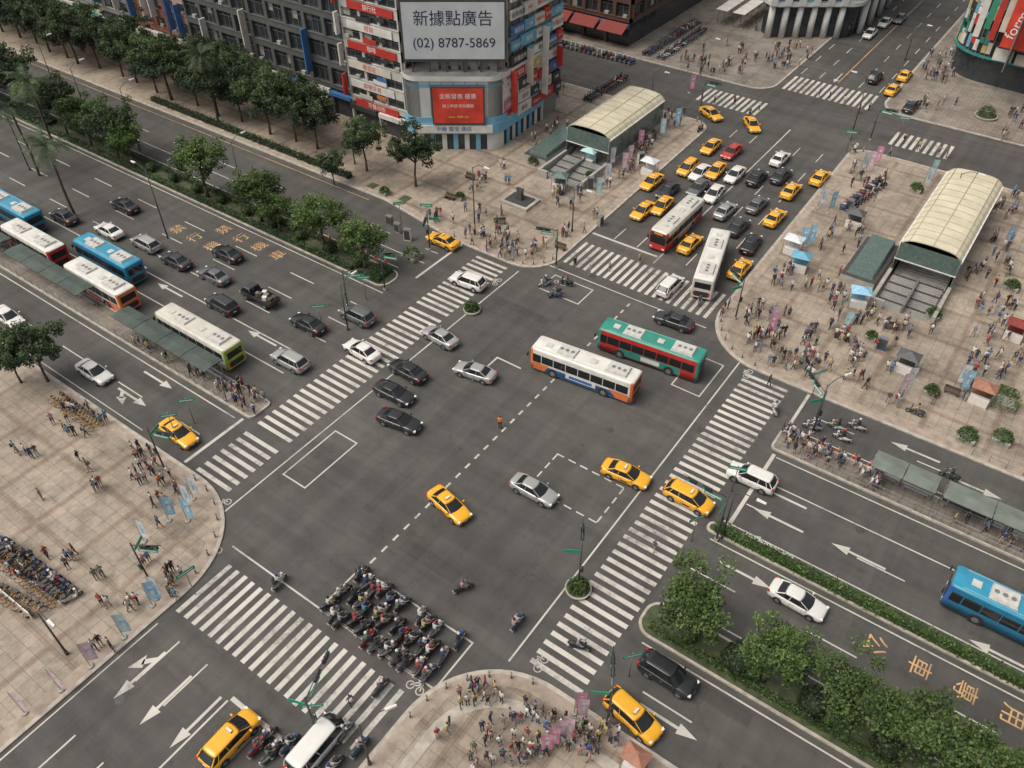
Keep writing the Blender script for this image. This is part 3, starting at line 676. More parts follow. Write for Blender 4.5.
def make_bike():
    m=MB(); Yl=mat('bicycle_yellow',(.65,.35,.03),.4); O=mat('bicycle_orange',(.6,.15,.03),.4)
    for x in(-.5,.5):
        for i in range(14):
            a0=2*math.pi*i/14;a1=2*math.pi*(i+1)/14
            m.cyl((x+.3*math.cos(a0),0,.32+.3*math.sin(a0)),(x+.3*math.cos(a1),0,.32+.3*math.sin(a1)),.022,.022,RUBBER,4,False)
        m.loft([[(x-.25,-.03,.5),(x-.25,.03,.5),(x-.22,.03,.52),(x-.22,-.03,.52)],[(x,-.03,.66),(x,.03,.66),(x,.03,.68),(x,-.03,.68)],[(x+.25,-.03,.5),(x+.25,.03,.5),(x+.22,.03,.52),(x+.22,-.03,.52)]],O,True)
    for a,b in (((-.5,0,.32),(-.15,0,.3)),((-.15,0,.3),(-.3,0,.85)),((-.15,0,.3),(.38,0,.75)),((.5,0,.32),(.36,0,1.0)),((-.5,0,.32),(-.27,0,.7))): m.cyl(a,b,.025,.025,Yl,5)
    m.cyl((.3,-.28,1.03),(.3,.28,1.03),.018,.018,BLACKP,5); m.obox((-.3,0,.9),(.26,.15,.07),0,BLACKP); m.obox((.58,0,.85),(.28,.34,.22),0,DKSTEEL)
    return m.mesh('bicycle')
BK=make_bike()
for (u0,v0),(u1,v1),n,kk in (((0,546),(74,600),24,1),((58,402),(98,430),14,0),((-6,592),(40,616),9,0),((0,558),(60,606),16,0)):
    a=G(u0,v0);b=G(u1,v1)
    for i in range(n):
        t=(i+R.uniform(-.25,.25))/(n-1); x=a[0]+(b[0]-a[0])*t; y=a[1]+(b[1]-a[1])*t
        if kk and R.random()<.6: inst('motor_scooter',SC,(x,y,.15),math.radians(80+R.uniform(-12,12)))
        else: inst('bicycle',BK,(x,y,.15),math.radians(75+R.uniform(-14,14)))
# ------------------------------------------------------------------ trees
def make_tree(seed,h=7.5,cr=3.2,leaves=LEAVES,nl=7500,lsize=.30):
    r=random.Random(seed); m=MB(); th=h*.40
    pts=[Vector((0,0,-.05)),Vector((r.uniform(-.1,.1),r.uniform(-.1,.1),th*.5)),Vector((r.uniform(-.25,.25),r.uniform(-.25,.25),th))]
    m.cyl(pts[0],pts[1],.20,.15,BARK,8); m.cyl(pts[1],pts[2],.15,.12,BARK,8)
    clumps=[]
    nb=9
    for i in range(nb):
        a=2*math.pi*i/nb+r.uniform(-.3,.3); el=r.uniform(.25,1.2); d=cr*r.uniform(.55,.95)
        e=pts[2]+Vector((math.cos(a)*math.cos(el)*d,math.sin(a)*math.cos(el)*d,math.sin(el)*d*.9+.2))
        mid=pts[2]+(e-pts[2])*.5+Vector((0,0,.25)); m.cyl(pts[2],mid,.085,.055,BARK,5); m.cyl(mid,e,.055,.02,BARK,5); clumps.append((e,r.uniform(.6,.95)))
        for q in range(2):
            e2=mid+Vector((r.uniform(-1,1),r.uniform(-1,1),r.uniform(.2,1)))*cr*.35; m.cyl(mid,e2,.035,.012,BARK,4)
            clumps.append((e2,r.uniform(.5,.8)))
    zc=th+cr*.55
    for i in range(40):
        while True:
            p=Vector((r.uniform(-1,1),r.uniform(-1,1),r.uniform(-.7,1)))
            if .4<p.length<1: break
        k=.82+.6*noise.noise(p*1.8+Vector((seed*3.1,0,0)))
        clumps.append((Vector((p.x*cr*k,p.y*cr*k,zc+p.z*cr*.78*k)),r.uniform(.4,.9)))
    per=nl//len(clumps)
    for c,cr_ in clumps:
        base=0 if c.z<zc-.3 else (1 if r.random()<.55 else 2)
        for i in range(int(per*cr_/.7)):
            d=Vector((r.gauss(0,1),r.gauss(0,1),r.gauss(0,.8))); d.normalize(); d*=cr_*(r.random()**.4)
            p=c+d; s=lsize*r.uniform(.5,1.1)
            n=Vector((r.gauss(0,1),r.gauss(0,1),r.gauss(.9,1))).normalized(); a=n.orthogonal().normalized(); a=Matrix.Rotation(r.random()*6.28,3,n)@a; b=n.cross(a)
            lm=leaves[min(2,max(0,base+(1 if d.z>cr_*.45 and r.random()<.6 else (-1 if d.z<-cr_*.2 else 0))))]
            m.face([p-a*s*.5,p-b*s*.3,p+a*s*.5,p+b*s*.3],lm)
    return m.mesh('tree')
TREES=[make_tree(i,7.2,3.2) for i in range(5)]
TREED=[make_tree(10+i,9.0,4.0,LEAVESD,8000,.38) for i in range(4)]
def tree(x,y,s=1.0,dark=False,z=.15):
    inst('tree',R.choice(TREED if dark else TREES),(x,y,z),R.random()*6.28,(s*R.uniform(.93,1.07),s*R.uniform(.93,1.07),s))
for u,v,s in ((198,158,1.3),(266,180,1.15),(322,212,1.15),(370,230,1.05),(130,134,1.0),(295,196,.8)):
    x,y=G(u,v,4.6*s); tree(x,57.4+R.uniform(-.3,.3),s)
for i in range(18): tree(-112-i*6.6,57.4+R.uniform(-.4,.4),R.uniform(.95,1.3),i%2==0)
for u,v,s in ((413,153,1.0),(363,140,.95),(331,165,.6)):
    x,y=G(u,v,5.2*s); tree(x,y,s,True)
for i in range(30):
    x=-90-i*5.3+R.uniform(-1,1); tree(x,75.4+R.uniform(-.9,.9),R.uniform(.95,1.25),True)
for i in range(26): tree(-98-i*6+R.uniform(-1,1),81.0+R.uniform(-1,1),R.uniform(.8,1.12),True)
for u,v,s in ((703,592,1.05),(786,632,1.02),(862,685,1.0),(925,724,1.02),(990,764,.95)):
    x,y=G(u,v,4.6*s); tree(x,35.2,s)
for i in range(8): tree(19+i*6.5,35.2,1.05)
x,y=G(36,358,4.2*.8); tree(x,y,.85,True); x,y=G(10,362,3); tree(x,y,.7,True)
pits=MB()
for i in range(16):
    x=-70-i*6; pits.flat(x-.7,x+.7,72.2,73.6,.153,SOIL) if x>-92 else None
pits.flat(-66,-64.6,76,77.4,.153,SOIL); pits.obj('tree_pits')
def make_leafmass(name,x0,x1,y0,y1,z0,z1,n,leaves=LEAVES,ls=.2,seed=1):
    r=random.Random(seed); m=MB()
    m.loft([[(x0+.1,y0+.1,z0),(x1-.1,y0+.1,z0),(x1-.1,y1-.1,z0),(x0+.1,y1-.1,z0)],[(x0+.15,y0+.15,z1-.15),(x1-.15,y0+.15,z1-.15),(x1-.15,y1-.15,z1-.15),(x0+.15,y1-.15,z1-.15)]],leaves[0],True,False)
    for i in range(n):
        x=r.uniform(x0,x1); y=r.uniform(y0,y1); t=noise.noise(Vector((x*.5,y*.9,seed)))
        f=r.random()
        if f<.55: z=z1+t*.35*(z1-z0)+r.uniform(-.12,.05)
        else:
            z=r.uniform(z0,z1); y=y0 if f<.78 else y1
            y+=r.uniform(-.10,.10)
        p=Vector((x,y,z)); s=ls*r.uniform(.6,1.3); nn=Vector((r.gauss(0,.7),r.gauss(0,.7),r.gauss(1,.5))).normalized(); a=nn.orthogonal().normalized(); a=Matrix.Rotation(r.random()*6.28,3,nn)@a; b=nn.cross(a)
        m.face([p-a*s*.5,p-b*s*.3,p+a*s*.5,p+b*s*.3],leaves[1 if t<.05 else 2] if r.random()<.8 else leaves[0])
    return m.obj(name)
make_leafmass('hedge',-11.2,60,45.65,46.55,.16,.95,6000,ls=.24,seed=2)
make_leafmass('hedge',-62,-59.6,56,58.8,.16,.8,700,seed=3)
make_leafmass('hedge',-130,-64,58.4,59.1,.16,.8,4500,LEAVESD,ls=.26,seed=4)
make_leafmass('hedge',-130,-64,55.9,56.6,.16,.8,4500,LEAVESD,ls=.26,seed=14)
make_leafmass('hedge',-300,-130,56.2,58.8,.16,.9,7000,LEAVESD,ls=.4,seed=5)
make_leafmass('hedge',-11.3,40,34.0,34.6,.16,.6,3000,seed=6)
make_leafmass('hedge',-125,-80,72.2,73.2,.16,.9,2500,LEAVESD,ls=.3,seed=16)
def make_bush(seed,rad=1.0,leaves=LEAVES):
    r=random.Random(seed); m=MB(); m.ball((0,0,rad*.75),rad*.8,leaves[0],10,7)
    m.cyl((0,0,0),(0,0,rad*.5),.08,.06,BARK,6)
    for i in range(1100):
        d=Vector((r.gauss(0,1),r.gauss(0,1),r.gauss(0,1))).normalized(); k=rad*(.82+.3*noise.noise(d*2.3+Vector((seed,0,0)))+r.uniform(-.08,.08))
        p=d*k+Vector((0,0,rad*.8)) 
        if p.z<.05: continue
        n=(d+Vector((r.gauss(0,.5),r.gauss(0,.5),r.gauss(0,.5)))).normalized(); a=n.orthogonal().normalized(); a=Matrix.Rotation(r.random()*6.28,3,n)@a; b=n.cross(a); s=r.uniform(.1,.24)
        m.face([p-a*s*.5,p-b*s*.3,p+a*s*.5,p+b*s*.3],leaves[r.choice([0,1,1,2])])
    return m.mesh('bush')
BU=[make_bush(1),make_bush(2,1.0,LEAVESD)]
for u,v,s in ((735,668,1.45),(810,712,1.35),(762,650,1.0),(885,752,1.2),(838,700,1.0),(690,632,.9)):
    x,y=G(u,v,.8); inst('bush',BU[0] if s<1.2 else BU[1],(x,35.2,.16),R.random()*6,s)
for i in range(9): inst('bush',BU[i%2],(-64-i*5.1,57.4,.16),R.random()*6,.8)
def make_palm(seed):
    r=random.Random(seed); m=MB(); h=10
    prev=Vector((0,0,-.05))
    for i in range(1,9):
        p=Vector((.1*math.sin(i*.7),.08*i/3,h*i/8)); m.cyl(prev,p,.2-.008*i,.2-.008*(i+1),BARK,8,False); prev=p
    for i in range(24):
        a=2*math.pi*i/24+r.uniform(-.1,.1); el=r.uniform(-.1,1.1); L=r.uniform(2.8,3.8); last=prev.copy(); vel=Vector((math.cos(a)*math.cos(el),math.sin(a)*math.cos(el),math.sin(el)))
        for k in range(9):
            nx=last+vel*L/9; sd=Vector((-math.sin(a),math.cos(a),0))
            w=.8*math.sin(math.pi*(k+1)/10.5)
            for s in(-1,1):
                for q in range(2):
                    b0=last+(nx-last)*(q*.5); m.face([b0,b0+(nx-last)*.4,b0+(nx-last)*.8+sd*s*w+Vector((0,0,-.25*w))],LEAVESD[r.choice([0,1,1,2])])
            last=nx; vel=(vel+Vector((0,0,-.17))).normalized()
    return m.mesh('palm_tree')
PMM=[make_palm(1),make_palm(2)]
for u,v in ((12,112),(48,150),(30,85)):
    x,y=G(u,v,9.5); inst('palm_tree',PMM[0],(x,y,.1),R.random()*6)
inst('palm_tree',PMM[1],(-110,73.8,.15),1)
# ------------------------------------------------------------------ buildings
SIGNC=[mat('sign_'+n,c,.5,var=.15,scale=.8) for n,c in (('red',(.40,.035,.025)),('orange',(.48,.15,.05)),('yellow',(.48,.36,.12)),('blue',(.05,.14,.32)),('cyan',(.12,.32,.44)),('pink',(.5,.2,.27)),('green',(.04,.21,.12)),('cream',(.52,.48,.41)),('black',(.04,.04,.04)),('white',(.58,.56,.52)))]
MUT=[SIGNC[i] for i in (7,9,7,9,0,8,3,7,8,9)]
TXW=mat('lettering_white',(.72,.7,.66),.5,var=.02); TXB=mat('lettering_navy',(.02,.025,.06),.5,var=.02); TXR=mat('lettering_red',(.45,.02,.02),.5,var=.02)
ROOF=mat('roof_felt',(.14,.135,.125),.9,var=.3,scale=.6); BLIND=mat('window_blind',(.30,.29,.26),.8,var=.2); AC=mat('ac_unit',(.36,.35,.32),.6,var=.2)
WG2=mat('window_glass_pale',(.10,.105,.10),.12,var=.4,scale=.3)  # paler glass tone for some panes, no emission
def facade(m,axis,a0,a1,p,z0,h,nf,nb,wall,pier=.5,span=.9,d=.3,mull=True):
    """piers and spandrels standing proud of the plane p"""
    fh=(h-z0)/nf; bw=(a1-a0)/nb
    def bx(u0,u1,q0,q1,zz0,zz1,mm):
        if axis=='x': m.box(u0,u1,p-q1,p-q0,zz0,zz1,mm)
        else: m.box(p+q0,p+q1,u0,u1,zz0,zz1,mm)
    for i in range(nf+1):
        z=z0+i*fh; bx(a0,a1,0,d-.003,max(z0,z-span*.35),min(h,z+span*.65),wall)
        bx(a0,a1,d-.003,d+.07,min(h-.1,z+span*.65-.1),min(h,z+span*.65),wall)
    for j in range(nb+1):
        c=a0+j*bw; bx(max(a0,c-pier/2),min(a1,c+pier/2),0,d,z0,h,wall)
    if mull:
        for i in range(nf):
            zb=z0+i*fh+span*.65; zt=z0+(i+1)*fh-span*.35
            for j in range(nb):
                l=a0+j*bw+pier/2; r_=a0+(j+1)*bw-pier/2; n=max(2,int((r_-l)/1.1))
                for q in range(1,n): c=l+(r_-l)*q/n; bx(c-.035,c+.035,0,.09,zb,zt,STEEL)
                bx(l,r_,0,.08,zb+(zt-zb)*.7,zb+(zt-zb)*.7+.06,STEEL)
                if R.random()<.2: q=l+R.random()*max(.1,r_-l-1); bx(q,q+.8,.0,.45,zb,zb+.5,AC)
                if R.random()<.5:
                    q=R.randrange(n); hh=R.uniform(.2,1)
                    bx(l+(r_-l)*q/n,l+(r_-l)*(q+1)/n,.0,.012,zt-(zt-zb)*hh,zt,BLIND if R.random()<.6 else WG2)
def building(name,x0,x1,y0,y1,h,nf,nbx,nby,wall,pier=.5,span=.9,gf=4.2,d=.3,shop=True,side=True,blades=0):
    m=MB(); m.box(x0,x1,y0,y1,0,h-.05,GLASS,ROOF)
    facade(m,'x',x0,x1,y0,gf,h,nf,nbx,wall,pier=pier,span=span,d=d)
    if side: facade(m,'y',y0,y1,x1,gf,h,nf,nby,wall,pier=pier,span=span,d=d)
    m.box(x0-.12,x0-.002,y0,y1,0,h,wall); m.box(x0,x1,y1+.002,y1+.12,0,h,wall)
    for a in ((x0,x1,y0-d,y0-.001),(x0,x1,y1-.3,y1-.001)): m.box(a[0],a[1],a[2],a[3],h+.002,h+1.0,wall)
    if shop:
        n=max(2,int((x1-x0)/4.4)); w=(x1-x0)/n
        for i in range(n):
            q=R.uniform(.05,.6)
            m.box(x0+i*w+q,x0+(i+1)*w-.1,y0-.5-R.random()*.5,y0-.002,gf-1.1,gf-.25-R.random()*.3,R.choice(MUT)); m.box(x0+i*w,x0+i*w+.35,y0-.45,y0-.003,0,gf-1.2,wall)
            if R.random()<.4: m.loft([[(x0+i*w+.5,y0-1.6,2.6),(x0+(i+1)*w-.4,y0-1.6,2.6),(x0+(i+1)*w-.4,y0-.5,3.0),(x0+i*w+.5,y0-.5,3.0)],[(x0+i*w+.5,y0-1.6,2.66),(x0+(i+1)*w-.4,y0-1.6,2.66),(x0+(i+1)*w-.4,y0-.5,3.06),(x0+i*w+.5,y0-.5,3.06)]],R.choice([SIGNC[6],BLIND,SIGNC[0],AC]),True,False)
    for i in range(blades):
        a=x0+(i+.5+R.uniform(-.3,.3))*(x1-x0)/blades; z=R.uniform(4.5,7); hh=R.uniform(3,7)
        m.box(a,a+.25,y0-d-1.3,y0-d-.12,z,z+hh,R.choice([SIGNC[0],SIGNC[9],SIGNC[7],SIGNC[0],SIGNC[3]])); m.box(a+.08,a+.16,y0-d-.12,y0-d,z+.3,z+.4,STEEL); m.box(a+.08,a+.16,y0-d-.12,y0-d,z+hh-.5,z+hh-.4,STEEL)
    for i in range(6): 
        a=R.uniform(x0+.5,x1-1.5);b=R.uniform(y0+3,y1-4); m.box(a,a+R.uniform(.8,1.4),b,b+R.uniform(1,3),h-.04,h+R.uniform(1,2.6),R.choice([STEEL,CONC,WHITE]))
    return m.obj(name)
W_DARK=mat('facade_dark_stone',(.085,.088,.086),.6,var=.15,scale=.7); W_GREY=mat('facade_grey_tile',(.24,.235,.22),.7,var=.15,scale=.5); W_BRICK=mat('facade_brick',(.21,.085,.058),.85,var=.25,scale=1.2)
W_PINK=mat('facade_pink_tile',(.38,.25,.21),.7,var=.15); W_WHITE=mat('facade_white_tile',(.44,.42,.385),.6,var=.2,scale=.5); W_BROWN=mat('facade_brown',(.10,.055,.04),.7,var=.2,scale=.6); W_BEIGE=mat('facade_beige',(.37,.33,.27),.8,var=.15)
building('office_building',-130.5,-92.2,87,112,34,8,9,6,W_DARK,.7,1.0,4.5,.5,blades=3)
building('pink_building',-137,-131,87.5,110,24,6,2,4,W_PINK,1.1,1.5,4,blades=2)
building('brick_building',-149,-137.5,87.5,110,22,6,3,4,W_BRICK,1.4,1.4,4,blades=3)
building('grey_building',-178,-149.5,88,112,26,7,7,4,W_GREY,1.0,1.4,4,blades=5)
building('beige_building',-205,-178.6,88,112,20,6,6,4,W_BEIGE,.9,1.3,4,blades=4)
building('brick_building',-235,-205.6,88,112,22,6,7,4,W_BRICK,1.0,1.2,4,blades=4)
b=building('shop_building',-91.8,-80.6,86.2,108,30,9,3,4,W_WHITE,.5,1.5,4)
def panel(parent,x0,x1,y,z0,z1,m,body=None,tm=TXW,size=None):
    k=MB(); k.box(x0,x1,y-.12,y,z0,z1,m); k.box(x0-.05,x1+.05,y-.1,y-.001,z0-.05,z0-.001,DKSTEEL); o=k.obj('sign_panel'); o.parent=parent
    if body: 
        text_obj(body,size or (z1-z0)*.75,Matrix.Translation(((x0+x1)/2,y-.128,(z0+z1)/2))@Matrix.Rotation(math.pi/2,4,'X'),tm,'sign_lettering',parent)
txts=['牙醫診所','銀樓珠寶','補習班','咖啡','眼鏡','旅行社','美髮','KTV','書局','當舖','藥局']
for i in range(8):
    z=4.0+i*2.9; ci=[0,9,7,0,9,0,7,0][i]; panel(b,-91.5+R.uniform(0,2),-81.0-R.uniform(0,2),85.84,z-.45,z+.65,SIGNC[ci],txts[i],TXW if ci==0 else TXR,.9)
    x=-90.8+R.uniform(0,5); panel(b,x,x+2.6,85.82,z+.95,z+1.6,SIGNC[R.choice([0,7,8,9])])
    x=-87+R.uniform(0,3); panel(b,x,x+1.8,85.80,z+1.65,z+2.2,SIGNC[R.choice([3,7,8,1])])
for i in range(4):
    k=MB(); z=5+i*4.5; k.box(-92.3,-92.0,84.9,85.7,z,z+3.2,SIGNC[[0,7,9,0][i]]); o=k.obj('sign_panel'); o.parent=b
# corner building with billboard
m=MB()
WF=mat('white_cladding',(.56,.56,.535),.45,var=.12,scale=.4); LB=mat('blue_cladding',(.16,.38,.52),.4,var=.15,scale=.6)
fp=rpoly([(-80.4,104),(-80.4,86),(-78.6,84.6,2.0),(-68.2,91.9,2.2),(-68.6,104)])
m.prism(fp,0,3.6,GLASS); m.prism(offs(fp,-.35),2.7,4.3,LB); m.prism(offs(fp,-.05),4.3,10.6,WF,ROOF)
m.prism(offs(fp,-.3),10.6,11.3,WF,ROOF); m.prism(offs(fp,-.22),4.31,5.2,LB); m.prism(offs(fp,-.09),9.6,10.1,LB)
for i in range(len(fp)):
    a=Vector(fp[i]);c=Vector(fp[(i+1)%len(fp)]); L=(c-a).length
    n=max(1,int(L/1.5))
    for q in range(n):
        p=a+(c-a)*(q/n); m.obox((p.x,p.y,7.6),(.06,.28,5.9),math.atan2(c.y-a.y,c.x-a.x),STEEL); m.obox((p.x,p.y,1.4),(.7,.2,2.6),math.atan2(c.y-a.y,c.x-a.x),LB if q%2 else WF)
m.box(-80,-69,95,109,11.3,38,W_GREY,ROOF)
facade(m,'y',95,109,-68.9,11.5,38,8,4,W_GREY)
m.box(-80,-69,104,109,0,11.29,W_GREY)
facade(m,'y',104.2,109,-68.88,4,11.3,2,2,W_GREY)
for i in range(7): m.obox((-77+i*1.15,89.0+i*.8,12.0),(1.0,1.0,1.4),.62,STEEL if i%2 else CONC)
cb=m.obj('corner_building')
ex=Vector((cy,sy,0)); nn=Vector((sy,-cy,0))
cface=Vector((-73.4,88.2,0))
def fquad(parent,name,c,w,z0,z1,m,off,th=.2):
    k=MB(); a=c-ex*w/2+nn*off; b_=c+ex*w/2+nn*off; q=nn*(-th)
    k.loft([[a+Vector((0,0,z0)),b_+Vector((0,0,z0)),b_+q+Vector((0,0,z0)),a+q+Vector((0,0,z0))],[a+Vector((0,0,z1)),b_+Vector((0,0,z1)),b_+q+Vector((0,0,z1)),a+q+Vector((0,0,z1))]],m,True,False)
    o=k.obj(name); o.parent=parent; return o
def ftext(parent,body,size,c,z,off,m,dx=0,sq=1.0):
    p=c+nn*off+ex*dx; text_obj(body,size,Matrix.Translation((p.x,p.y,z))@Matrix.Rotation(YAW,4,'Z')@Matrix.Rotation(math.pi/2,4,'X'),m,'sign_lettering',parent,sq)
bbm=mat('billboard_sheet',(.50,.53,.54),.5,var=.1,scale=.3)
bb=cface+nn*(-1.2)+ex*.5
fquad(cb,'billboard_frame',bb,14.6,12.8,21.2,DKSTEEL,0,.5)
fquad(cb,'billboard',bb,14.0,13.2,20.8,bbm,.06,.05)
ftext(cb,'新據點廣告',2.2,bb,18.6,.09,TXB); ftext(cb,'(02) 8787-5869',1.85,bb,15.4,.09,TXB)
for i in range(6): fquad(cb,'billboard_post',bb+ex*(-6+i*2.4),.2,11.2,12.8,DKSTEEL,-.1,.2)
red=mat('red_screen',(.46,.045,.028),.35,var=.3,scale=.5,emit=.12)
sc=cface+nn*(.75)+ex*.8
fquad(cb,'screen_frame',sc,7.6,4.4,10.0,DKSTEEL,0,.6); fquad(cb,'screen',sc,7.2,4.6,9.8,red,.03,.02)
ftext(cb,'全新發表 優惠',.85,sc,8.6,.06,TXW); ftext(cb,'線上申請 即刻體驗',.55,sc,7.2,.06,TXW); ftext(cb,'www  0800-123',.45,sc,5.6,.06,mat('lettering_yellow',(.8,.6,.1)))
fquad(cb,'shop_sign',cface,11.4,3.0,4.2,BW,.62,.2); ftext(cb,'手機 電信 通訊',.8,cface,3.6,.66,SIGNC[3])
zs=[3.6,5.4,7.4,9.4,11.6,13.6,15.6,17.8,20.2,23]
for r_,z in enumerate(zs):
    y=93.6 if z<11 else 95.4
    while y<108.6:
        w=R.uniform(1.6,4.2); w=min(w,108.9-y)
        if w<1: break
        hh=R.uniform(1.1,1.7); k=MB(); c=R.choice([SIGNC[i] for i in (7,9,9,7,0,0,3,2,4,8,5,9)]); k.box(-68.45,-68.15+R.uniform(0,.2),y,y+w-.15,z,z+hh,c); o=k.obj('sign_panel'); o.parent=cb
        text_obj(R.choice(txts),.8 if w>2.8 else .5,Matrix.Translation((-67.93,y+w/2,z+hh*.5))@Matrix.Rotation(math.pi/2,4,'Z')@Matrix.Rotation(math.pi/2,4,'X'),TXW if c not in (SIGNC[7],SIGNC[9]) else R.choice([TXR,TXB]),'sign_lettering',cb)
        y+=w
for i,y in enumerate((95,99,103,107)):
    k=MB(); k.box(-67.9,-66.9,y,y+.25,5+(i%2)*3,11+(i%3)*2,SIGNC[[0,7,9,0][i]]); o=k.obj('sign_panel'); o.parent=cb
# brown building
bw_=building('brown_building',-112,-72.5,139,175,26,6,12,8,W_BROWN,.7,1.1,4.5,.5)
RAWN=mat('awning_dark_red',(.20,.035,.028),.8,var=.2)
k=MB()
for i in range(6): k.loft([[(-108+i*6.0,138,3.9),(-102.6+i*6.0,138,3.9),(-102.6+i*6.0,138.4,4.3),(-108+i*6.0,138.4,4.3)],[(-108+i*6.0,136.2,3.0),(-102.6+i*6.0,136.2,3.0),(-102.6+i*6.0,136.2,3.08),(-108+i*6.0,136.2,3.08)]],RAWN,True,False)
o=k.obj('shop_awning'); o.parent=bw_
for xo in (-64.5,-61.0):
    k=MB()
    for i in range(9): k.box(xo,xo+2.4,159+i*3.2,162+i*3.2,3.0,3.12,WHITE); k.cyl((xo+.2,160+i*3.2,.1),(xo+.2,160+i*3.2,3),.06,.06,STEEL,6); k.cyl((xo+2.2,160+i*3.2,.1),(xo+2.2,160+i*3.2,3),.06,.06,STEEL,6)
    k.obj('canopy')
# department store
m=MB(); fp=rpoly([(-56.5,200),(-56.5,160.5,1.5),(-53,157.8,1.5),(-39.6,167.4,4),(-39.6,200)])
m.prism(fp,6,26,WF,ROOF); m.prism(offs(fp,.9),.1,6.0,GLASS)
q=offs(fp,.1)
A_=Vector((-53.2,157.9)); B_=Vector((-42.5,165.5)); an=math.atan2(B_.y-A_.y,B_.x-A_.x)
for i in range(6):
    p=A_+(B_-A_)*(i/5); m.cyl((p.x,p.y+.5,.1),(p.x,p.y+.5,6),.6,.6,WF,14); m.obox((p.x+.2,p.y-.1,9.5),(1.3,.9,6.6),an,WF)
    if i<5: p2=A_+(B_-A_)*((i+.5)/5); m.obox((p2.x+.12,p2.y-.05,9.5),(1.2,.5,5.0),an,(SIGNC[3],GLASS,SIGNC[4],GLASS,SIGNC[3])[i])
for yy in (171,177,183,189): m.cyl((-39.7,yy,.1),(-39.7,yy,6),.6,.6,WF,12); m.box(-39.7,-39.2,yy-1.6,yy+1.6,7.5,12,GLASS)
m.prism(offs(fp,-.3),6.0,6.7,WF)
m.obj('department_store')
# north-east building with screens
m=MB(); fp=rpoly([(-21.5,200),(-21.5,160.5,7),(60,153),(60,200)])
m.prism(fp,0,30,W_DARK,ROOF); m.prism(offs(fp,-.05),.1,4.2,GLASS)
teal=mat('teal_panel',(.04,.22,.20),.3,var=.3,scale=.5,emit=.05)
m.prism(offs(fp,-.8),4.3,4.6,teal); m.prism(offs(fp,-.5),10.3,10.6,STEEL); m.prism(offs(fp,-.5),15.5,15.8,STEEL)
m.prism(offs(fp,-.3),4.9,7.3,SIGNC[8]); m.prism(offs(fp,-.25),7.5,10.2,GLASS); m.prism(offs(fp,-.25),11,15.4,GLASS)
qq=offs(fp,-.45)
for i in range(1,16): m.obox((qq[i][0],qq[i][1],9.5),(.12,.12,11),0,STEEL)
for i in range(16): m.box(-12+i*4,-11.85+i*4,153,160,4.9,16,STEEL)
for i in range(1,15,1):
    a=Vector(qq[i]);c=Vector(qq[i+1]); mid=(a+c)/2; an2=math.atan2(c.y-a.y,c.x-a.x); L=(c-a).length
    z=5.0
    while z<15.5:
        hh=R.uniform(.9,2.4)
        if R.random()<.75: m.obox((mid.x,mid.y-.12,z+hh/2),(L*.92,.25,hh*.92),an2,R.choice([teal,SIGNC[6],SIGNC[0],SIGNC[9],SIGNC[8],SIGNC[7],SIGNC[4],SIGNC[2]]))
        z+=hh
o2=m.obj('shopping_centre')
for i in range(9):
    k=MB(); x=-14.5+i*3.4; yy=159.6-(x+21.5)*.092-1.0; k.box(x,x+2.9,yy-.2,yy,4.9,7.2-R.random()*.6,SIGNC[[9,7,3,2,0,7,8,6,9][i]]); o=k.obj('sign_panel'); o.parent=o2
k=MB(); k.box(-14.0,-5.5,156.2,156.8,7.6,24,red); k.box(-14.2,-5.3,156.3,156.75,7.3,7.59,DKSTEEL); o=k.obj('billboard'); o.parent=o2
text_obj('form-0s',2.2,Matrix.Translation((-12.4,156.15,12.5))@Matrix.Rotation(-1.35,4,'Y')@Matrix.Rotation(math.pi/2,4,'X'),TXW,'sign_lettering',o2)
k=MB()
for i,x in enumerate((-18.6,-17.4,-16.2,-15.0)): k.box(x,x+.95,157.3-.05*i,157.5,8+(i%2)*1.5,15+(i%3),(SIGNC[9],SIGNC[6],SIGNC[0],SIGNC[7])[i])
o=k.obj('blade_signs'); o.parent=o2
